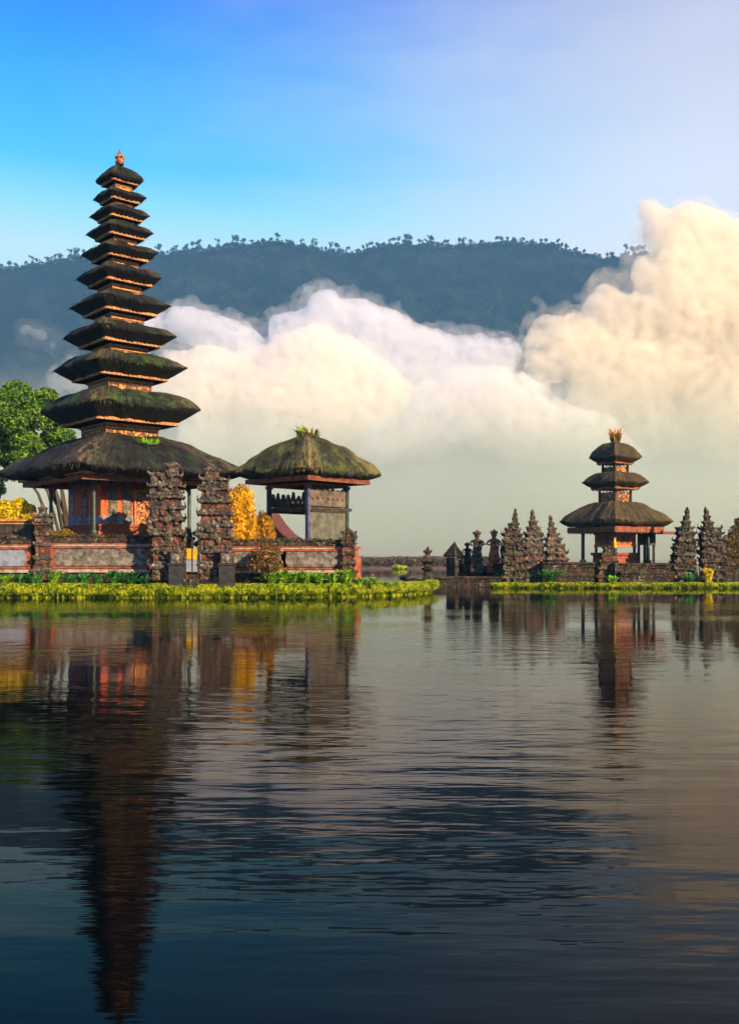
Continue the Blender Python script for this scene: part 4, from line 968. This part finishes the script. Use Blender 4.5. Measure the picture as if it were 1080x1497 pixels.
# split gate of the left island
candi('gate_tower', 246, 37.4, 848, [(848, 220, 270), (830, 222, 269), (800, 224, 269), (770, 216, 268), (745, 217, 267), (720, 219, 268), (705, 216, 268), (698, 222, 262), (692, 232, 261), (686, 243, 262), (678, 247, 260)], 1.35, M_STONE, 11,
      'left half of the tall carved split gate, touching the grey panelled wall', 'gate tower', tiers=9, orn=.13, knobs=2.2)
candi('gate_tower', 315, 37.4, 848, [(848, 290, 341), (830, 291, 341), (800, 291, 341), (770, 291, 340), (745, 291, 338), (720, 292, 336), (710, 291, 337), (702, 297, 330), (694, 298, 325), (688, 299, 317), (680, 300, 312)], 1.35, M_STONE, 12,
      'right half of the tall carved split gate, beside the golden tree', 'gate tower', tiers=9, orn=.13, knobs=2.2)
for px, lab in ((259, 'dark stone block with a pale carved face at the foot of the left gate tower'), (332, 'dark stone block with a pale carved face at the foot of the right gate tower')):
    e = empty('gate_pedestal', (X(px, 36.75), Y(36.75), .35), label=lab, cat='pedestal')
    b = MB(); z = lambda y: Z(y, 36.75) - .35
    b.box((0, 0, z(826) / 2), (.72, .5, z(826))); b.box((0, 0, z(826) + .04), (.82, .6, .10)); b.box((0, 0, .1), (.86, .62, .3)); b.build('body', M_BOULDER, e)
    b = MB(); b.box((0, 0, (z(823) + z(808)) / 2), (.58, .42, z(808) - z(823))); b.box((0, 0, z(806)), (.70, .5, .09)); b.build('block', M_STONE, e)
    b = MB(); b.blob((0, -.22, (z(823) + z(808)) / 2), .16, 3, 2, .3, (1, .4, 1)); b.blob((-.07, -.27, (z(823) + z(808)) / 2 + .05), .04, 1); b.blob((.07, -.27, (z(823) + z(808)) / 2 + .05), .04, 1); b.build('mask', M_STONE_L, e)
g = empty('low_gate', (X(281, 36.9), Y(36.9), .5), label='low double gate with yellow door leaves between the two gate towers', cat='gate'); z = lambda y: Z(y, 36.9) - .5
b = MB(); b.box((0, .25, z(840) / 2), (.62, .7, z(840))); b.box((0, -.05, z(846) / 2), (.64, .9, z(846))); b.build('step', M_STONE_D, g)
for sx in (-1, 1):
    b = MB(); b.box((sx * .16, 0, (z(818) + z(802)) / 2), (.25, .06, z(802) - z(818)))
    for q in (-1, 0, 1): b.box((sx * .16 + q * .07, -.04, (z(818) + z(802)) / 2), (.03, .03, z(802) - z(818) - .06))
    lf = b.build('door_leaf', M_YELLOWDOOR, g)
    b = MB(); b.box((sx * .16, 0, (z(836) + z(819)) / 2), (.25, .08, z(819) - z(836))); b.build('lower_panel', M_BLUEPANEL, g)
    b = MB(); b.box((sx * .33, 0, (z(840) + z(785)) / 2), (.10, .14, z(785) - z(840))); b.lathe([(.08, z(785)), (.10, z(782)), (.03, z(776)), (.01, z(770))], 8, c=(sx * .33, 0, 0)); b.build('gate_post', M_STONE_B, g)
b = MB(); b.box((0, 0, (z(838) + z(788)) / 2), (.05, .1, z(788) - z(838))); b.build('centre_post', M_DARKWOOD, g)

# carved towers of the right temple
candi('carved_tower', 750, 50.0, 854, [(854, 731, 768), (836, 733, 767), (815, 733, 766), (800, 735, 764), (784, 735, 763), (774, 739, 761), (766, 744, 758), (762, 748, 757), (752, 750, 756), (745, 752, 754)], 1.3, M_STONE_B, 21,
      'leftmost of the three close carved towers, beside the orange statue', tiers=11, orn=.12, core=False, knobs=2.0)
candi('carved_tower', 779, 50.4, 854, [(854, 762, 797), (836, 763, 796), (815, 763, 796), (795, 765, 795), (780, 768, 792), (770, 771, 788), (764, 774, 784), (752, 775, 781), (746, 777, 779)], 1.3, M_STONE, 22,
      'middle one of the three close carved towers', tiers=11, orn=.12, core=False, knobs=2.0)
candi('carved_tower', 812, 50.2, 854, [(854, 795, 832), (832, 796, 831), (815, 797, 829), (800, 798, 823), (785, 799, 818), (773, 801, 812), (762, 802, 808), (755, 803, 805)], 1.3, M_STONE, 23,
      'rightmost and lowest of the three close carved towers, left of the small pagoda', tiers=10, orn=.12, core=False, knobs=2.0)
candi('carved_tower', 1000, 49.5, 856, [(856, 981, 1015), (830, 981, 1014), (815, 982, 1014), (800, 984, 1015), (790, 988, 1015), (775, 989, 1013), (766, 996, 1008), (752, 1001, 1007), (743, 1003, 1005)], 1.3, M_STONE_B, 24,
      'left half of the split gate right of the small pagoda, with a thin spire', tiers=11, orn=.12, core=False, knobs=2.0)
candi('carved_tower', 1036, 49.5, 856, [(856, 1021, 1062), (830, 1021, 1058), (815, 1022, 1056), (795, 1021, 1056), (780, 1023, 1054), (770, 1025, 1050), (766, 1028, 1040), (752, 1029, 1036), (743, 1030, 1032)], 1.3, M_STONE_B, 25,
      'right half of the split gate with a thin spire, near the right edge', tiers=11, orn=.12, core=False, knobs=2.0)
statue('guardian_statue', 722, 51, 830, 773, M_STONE_O, 1, 'orange guardian statue beside the leftmost carved tower', 1.3, 1.15)
statue('guardian_statue', 697, 51.4, 830, 774, M_STONE, 2, 'grey guardian statue just left of the orange statue', 1.5, 1.15)
statue('guardian_statue', 683, 52, 830, 792, M_STONE_D, 3, 'small dark statue between the green-roofed shrine and the grey statue', 1.6, 1.2)
statue('guardian_statue', 1018, 49.0, 856, 818, M_STONE_L, 4, 'small pale stone figure standing in the opening of the right split gate', 1.0, 1.1)
# stone lantern on the spit
e = empty('stone_lantern', (X(625, 43.5), Y(43.5), .45), label='dark stone lantern standing alone at the end of the grassy spit', cat='lantern'); z = lambda y: Z(y, 43.5) - .45
b = MB(); b.lathe([(.42, -.2), (.42, z(848)), (.34, z(846)), (.2, z(842)), (.17, z(836)), (.34, z(833)), (.36, z(830))], 12, square=.8); b.build('pedestal', M_STONE_D, e)
b = MB(); b.lathe([(.20, z(830)), (.20, z(824)), (.36, z(822)), (.40, z(820)), (.22, z(814)), (.14, z(813)), (.14, z(809)), (.24, z(807)), (.10, z(803)), (.03, z(799))], 12, square=.7)
for q in range(4):
    a = q * math.pi / 2 + .785; c = Vector((math.cos(a) * .45, math.sin(a) * .45, z(821))); b.tube([c * 1, c + Vector((math.cos(a) * .08, math.sin(a) * .08, .12)), c + Vector((0, 0, .25))], [.07, .06, .02], 6)
    c = Vector((math.cos(a) * .27, math.sin(a) * .27, z(808))); b.tube([c, c + Vector((math.cos(a) * .06, math.sin(a) * .06, .1)), c + Vector((0, 0, .2))], [.05, .045, .015], 6)
remesh(b.build('lantern_top', M_STONE_D, e), .03, True, .03, .1)
# quay, low wall, shrine
plain_wall('stone_quay', 629, 730, 50.2, 862, 845, M_STONE_D, 'low dark stone quay at the water between the two islands', 9, th=1.6)
plain_wall('low_wall', 655, 722, 53.0, 850, 829, M_STONE_D, 'low dark wall carrying the row of small statues', 10, th=1.0)
e = empty('shrine', (X(664, 52), Y(52), .5), R(45), label='small shrine with a green mossy pyramid roof, left of the small statues', cat='shrine'); z = lambda y: Z(y, 52) - .5
b = MB(); block4(b, .55, 0, z(815)); block4(b, .65, z(828), z(824)); b.build('body', M_STONE_D, e)
thatch_roof('roof', .78, [(.5, -.05), (.9, -.08), (1, 0), (.8, .22), (.5, .5), (.25, .75), (.12, .85)], M_THATCH_G, e, z(813), 77, n=80, rough=.5, fringe=False)
b = MB(); b.lathe([(.12, z(798)), (.16, z(796)), (.08, z(794)), (.02, z(791))], 8); b.build('finial', M_STONE_D, e)
# boulder
b = MB(); b.blob((0, 0, 0), .45, 4, 3, .25, (1, .8, .42)); o = b.build('boulder', M_BOULDER, smooth=True, label='smooth dark boulder left of the stone lantern', cat='rock'); o.location = (X(597, 43), Y(43), Z(845, 43))
# house with red roof seen below the pavilion
e = empty('red_roofed_house', (X(398, 62), Y(62), .4), R(-12), label='house with a sweeping red tiled roof seen through the open pavilion', cat='house'); z = lambda y: Z(y, 62) - .4
b = MB(); b.box((0, 0, z(790) / 2), (3.2, 3, z(790))); b.build('wall', M_CREAM, e)
b = MB(); prof = [(-2.25, z(790)), (-1.4, z(780)), (-.6, z(765)), (0, z(750)), (.6, z(765)), (1.4, z(780)), (2.25, z(790))]
for (x0, q0), (x1, q1) in zip(prof, prof[1:]):
    b.add([(x0, -1.9, q0), (x1, -1.9, q1), (x1, 1.9, q1), (x0, 1.9, q0), (x0, -1.9, q0 - .15), (x1, -1.9, q1 - .15), (x1, 1.9, q1 - .15), (x0, 1.9, q0 - .15)], [(0, 1, 2, 3), (7, 6, 5, 4), (0, 4, 5, 1), (2, 6, 7, 3), (1, 5, 6, 2), (0, 3, 7, 4)])
b.add([(x, -1.6, q - .1) for x, q in prof] , [tuple(range(7))]); b.build('roof', M_TILE, e)
# offering
b = MB(); b.lathe([(.05, 0), (.14, .05), (.16, .12), (.11, .3), (.13, .34), (.05, .6), (.01, .75)], 10); o = b.build('offering', M_YELLOWDOOR, smooth=True, label='bright yellow offering on the squat pillar below the small pagoda', cat='offering'); o.location = (X(897, 49.6), Y(49.6) - .2, Z(802, 49.6))
# ------------------------------------------------------------------ trees, shrubs, plants
def blobs_px(px0, y0, d, lst, dk=.8):
    """lst of (px, y, r px[, extra depth]) -> blobs relative to the foot"""
    k = d / F; out = []
    for b in lst:
        out.append(((b[0] - px0) * k, (b[3] if len(b) > 3 else 0), (y0 - b[1]) * k, b[2] * k, b[2] * k * dk, b[2] * k * .8))
    return out
d = 60
e = shrub('broadleaf_tree', (X(105, d), Y(d), .5), blobs_px(105, HZ + 1.45 / (d / F), d, [(-40, 600, 42), (18, 572, 24, 1), (40, 590, 22, -1), (66, 582, 20, 0), (88, 590, 16, 1), (5, 600, 30, -1), (30, 620, 26, -1.5), (62, 612, 24, -1), (88, 612, 18), (-10, 640, 34, 0),
     (40, 645, 24, -1), (75, 640, 20, .5), (-50, 650, 40, 1), (10, 668, 20, 0), (35, 668, 18, -1), (-15, 680, 22, -1), (60, 662, 20, 0), (90, 640, 22, 0), (85, 668, 20, 1), (50, 680, 20, 0), (20, 690, 16, 0)]), L_TREE, 40000, .15, 5, 'big broad-crowned green tree behind the tall tower at the left edge', 'tree', trunk_r=.16, shell=.55)
m = MB(); k = d / F; zz = lambda y: (HZ + 1.45 / k - y) * k
for a, b_, r in (((0, 800), (-30, 700), .16), ((0, 790), (-50, 690), .12), ((-5, 810), (-18, 690), .14), ((-20, 735), (-75, 660), .09)):
    m.tube([(a[0] * k, 0, zz(a[1])), ((a[0] + b_[0]) / 2 * k + .15, .2, zz((a[1] + b_[1]) / 2)), (b_[0] * k, 0, zz(b_[1]))], [r, r * .8, r * .5], 7)
m.build('limb', M_BARK, e, True)
d = 39.4
shrub('yellow_bush', (X(25, d), Y(d), .5), blobs_px(25, HZ + 1.45 / (d / F), d, [(8, 742, 14), (28, 738, 13), (42, 745, 11), (18, 755, 16), (38, 758, 13), (-8, 750, 16), (-25, 748, 18), (50, 760, 7)]), L_YELLOW, 7000, .09, 6,
      'yellow leaved bush at the left edge beyond the rear wall', 'bush')
d = 50
shrub('shade_tree', (X(-22, d), Y(d), .5), blobs_px(-22, HZ + 1.45 / (d / F), d, [(-5, 710, 12), (-18, 700, 16), (3, 718, 7), (6, 700, 6), (-30, 722, 18)]), L_TREE, 3500, .09, 7, 'dark green branches reaching in from the left edge above the yellow bush', 'tree', trunk_r=.12)
# golden weeping tree: hanging strands
def weeping(px, d, strands, h_top, h_bot, leaf, seed, label, name, dens=30, wpx=20):
    e = empty(name, (X(px, d), Y(d), .5), label=label, cat='tree'); rnd = random.Random(seed); k = d / F; vs = []; fs = []; z = lambda y: Z(y, d) - .5
    tips = MB()
    tips.tube([(0, 0, -.2), (.05, 0, z(h_bot) * .6), (0, 0, z(h_top + 18))], [.14, .1, .05], 7)
    for s in range(strands):
        ang = rnd.uniform(0, 6.283); u = rnd.random() ** .6; x = math.cos(ang) * wpx * k * u; y = math.sin(ang) * wpx * k * u * .8
        zt = z(h_top + (u ** 2) * 14 + rnd.uniform(0, 10)); zb = z(h_bot - rnd.uniform(0, 25))
        if s % 6 == 0: tips.tube([(0, 0, z(h_top + 25)), (x * .6, y * .6, zt + .05), (x, y, zt - .1)], [.03, .02, .01], 4)
        n = int(dens * (zt - zb) / 2.0)
        for i in range(n):
            t = (i + rnd.random()) / n; q = Vector((x + rnd.gauss(0, .05) + .15 * t * math.cos(ang), y + rnd.gauss(0, .05), zt + (zb - zt) * t))
            a = rnd.uniform(0, 6.283); w_ = Vector((math.cos(a), math.sin(a), 0)) * rnd.uniform(.015, .035); L = Vector((rnd.uniform(-.06, .06), rnd.uniform(-.06, .06), -rnd.uniform(.1, .2)))
            b = len(vs); vs += [q, q + L * .5 + w_, q + L, q + L * .5 - w_]; fs.append((b, b+1, b+2, b+3))
    me = bpy.data.meshes.new('crown'); me.from_pydata([tuple(v) for v in vs], [], fs); link('crown', me, leaf, e)
    tips.build('trunk', M_BARK, e, True); return e
weeping(351, 38.9, 240, 704, 800, L_GOLD, 3, 'bright golden weeping tree right of the split gate', 'golden_tree', wpx=20)
weeping(382, 39.2, 130, 745, 800, L_AMBER, 4, 'darker amber tree between the golden tree and the pavilion post', 'amber_tree', wpx=17)

def zfoot(y, d): return Z(y, d)
d = 37.3
shrub('flowering_bush', (X(388, d), Y(d), .5), blobs_px(388, HZ + 1.45 / (d / F), d, [(388, 815, 20), (375, 825, 14), (400, 826, 14), (392, 800, 12), (405, 806, 9), (378, 808, 10)]), L_BUSH, 5500, .055, 8,
      'brown green flowering bush with pink blooms in front of the wall left of the pavilion', 'bush', flowers=(M_PETAL_P, 50, .05), trunk_r=.03)
shrub('golden_shrub', (X(97, 39.2), Y(39.2), 2.6), blobs_px(97, Z(785, 39.2) and 790, 39.2, [(84, 776, 9), (96, 774, 10), (108, 779, 8), (116, 783, 6), (90, 782, 9)]), L_OCHRE, 3000, .06, 9,
      'ochre low shrub behind the left wall, right of the spiky pillar', 'bush', trunk_r=.02)
shrub('edge_tree', (X(1076, 50.8), Y(50.8), .2), blobs_px(1076, HZ + 1.75 / (50.8 / F), 50.8, [(1066, 790, 12), (1078, 778, 14), (1090, 768, 16), (1072, 806, 16), (1090, 800, 20), (1060, 812, 9), (1080, 762, 7), (1100, 780, 18), (1066, 828, 14), (1085, 825, 18)]), L_BUSH, 9000, .085, 10,
      'brown green leafy tree cut by the right edge', 'tree', trunk_r=.10)
shrub('wall_bush', (X(268, 38.6), Y(38.6), .5), blobs_px(268, HZ + 1.45 / (38.6 / F), 38.6, [(272, 790, 8), (290, 795, 7), (275, 775, 5), (286, 780, 5), (268, 800, 8)]), L_BUSH, 1800, .05, 14,
      'small brown shrub between the two gate towers behind the yellow gate', 'bush', trunk_r=.02)
rnd = random.Random(4)
# leafy plants below the left wall, deep green, some with red flowers
spots = [(8, 'bright'), (30, 'deep'), (52, 'deep'), (78, 'bright'), (100, 'deep'), (122, 'deep'), (146, 'red'), (168, 'deep'), (190, 'deep'), (214, 'red')]
nm = {8: 'bright leafy plant at the left edge under the blue wall panel', 30: 'deep green plant just left of the spiky pillar foot', 52: 'deep green plant at the foot of the spiky pillar', 78: 'bright leafy plant just right of the spiky pillar foot',
      100: 'deep green plant under the left end of the grey wall panel', 122: 'deep green plant left of the plant with the red flower under the grey panel', 146: 'plant with a red flower under the middle of the grey wall panel',
      168: 'deep green plant right of the middle red flower', 190: 'deep green plant left of the red flower beside the gate tower', 214: 'plant with a red flower beside the left gate tower'}
for i, (px, kd) in enumerate(spots):
    leafy_plant((X(px, 37.2), Y(37.2) + rnd.uniform(-.15, .15), .55), rnd.uniform(.65, .85), 46, L_PLANT if kd == 'bright' else L_DEEP, 20 + i, nm[px], 'leafy plants below the left wall', .8, (M_PETAL_R, 1) if kd == 'red' else None)
nm2 = ['leafy plant under the flowering bush', 'second bright plant right of the flowering bush', 'third bright plant right of the flowering bush', 'bright plant under the middle of the pavilion wall', 'bright plant left of the orange bloom below the pavilion wall',
       'plant with an orange bloom below the pavilion wall end', 'bright plant at the foot of the red brown pillar', 'low plant with an orange bloom right of the red brown pillar', 'lowest plant with an orange bloom out on the grassy spit']
for i, px in enumerate([395, 412, 430, 448, 466, 486, 506, 525, 545]):
    leafy_plant((X(px, 37.3), Y(37.3) + rnd.uniform(-.1, .2), .5), rnd.uniform(.75, .95) if i < 7 else .55, 60, L_PLANT, 50 + i, nm2[i], 'bright plants below the pavilion wall', .8, (M_PETAL_O, 1 + i % 2) if i in (5, 7, 8) else None)
leafy_plant((X(803, 48.6), Y(48.6), .2), 1.1, 50, L_DEEP, 70, 'deep green plant with a white bloom below the third carved tower', None, .9, (M_PETAL_W, 1))
leafy_plant((X(1008, 48.4), Y(48.4), .2), .9, 40, L_DEEP, 71, 'dark green plant at the foot of the left half of the right split gate', None, .7)
leafy_plant((X(1035, 48.4), Y(48.4), .2), 1.2, 40, L_YELLOW, 72, 'upright yellow green plant with an orange tip by the right split gate', None, .4, (M_PETAL_O, 1))
leafy_plant((X(897, 48.6), Y(48.6), .2), .7, 40, L_PLANT, 73, 'small plant at the foot of the squat pillar', None, .8)
# far shore
d = 126; vs = []; rows = 5; n = 160; xs2 = np.linspace(X(420, d), X(800, d), n)
for j in range(rows):
    for x in xs2: vs.append((x, Y(d) + j * 4, [-.3, .35, 1.5, 2.0, -.3][j] * (1 + .22 * mnoise.noise(Vector((x * .3, j, 2))) if j not in (0, 4) else 1)))
fs = [(j*n+i, j*n+i+1, (j+1)*n+i+1, (j+1)*n+i) for j in range(rows-1) for i in range(n-1)]
me = bpy.data.meshes.new('far_bank'); me.from_pydata(vs, [], fs); link('far_bank', me, mat('far_bank_soil', noise_mix([(.3, (.035, .024, .022)), (.5, (.09, .062, .052)), (.7, (.15, .11, .08))], .9, 7, .7), rough=1), smooth=True, kind='structure')
M_FARB = leaf_mat('far_scrub_leaf', (.03, .024, .018), (.075, .055, .04), (.14, .10, .06), .2, .5)
cs = [(x, Y(d) + 6, 1.3 + .4 * mnoise.noise(Vector((x * .25, 1, 2)))) for x in np.linspace(X(430, d), X(790, d), 60)]
v, f = leaf_cloud(cs, [(1.1, 3, .9)] * len(cs), 9000, .20, np.random.default_rng(3)); npmesh('undergrowth', v, f, M_FARB, kind='stuff', label='brown scrub on the far bank')
shrub('lime_bush', (X(582, 122), Y(122), .1), [(0, 0, .25, 1.1, .6, .45), (.9, 0, .2, .7, .5, .35)], L_GRASS, 900, .16, 15, 'tiny lime bush at the water line of the far brown bank', 'bush', trunk_r=.04)
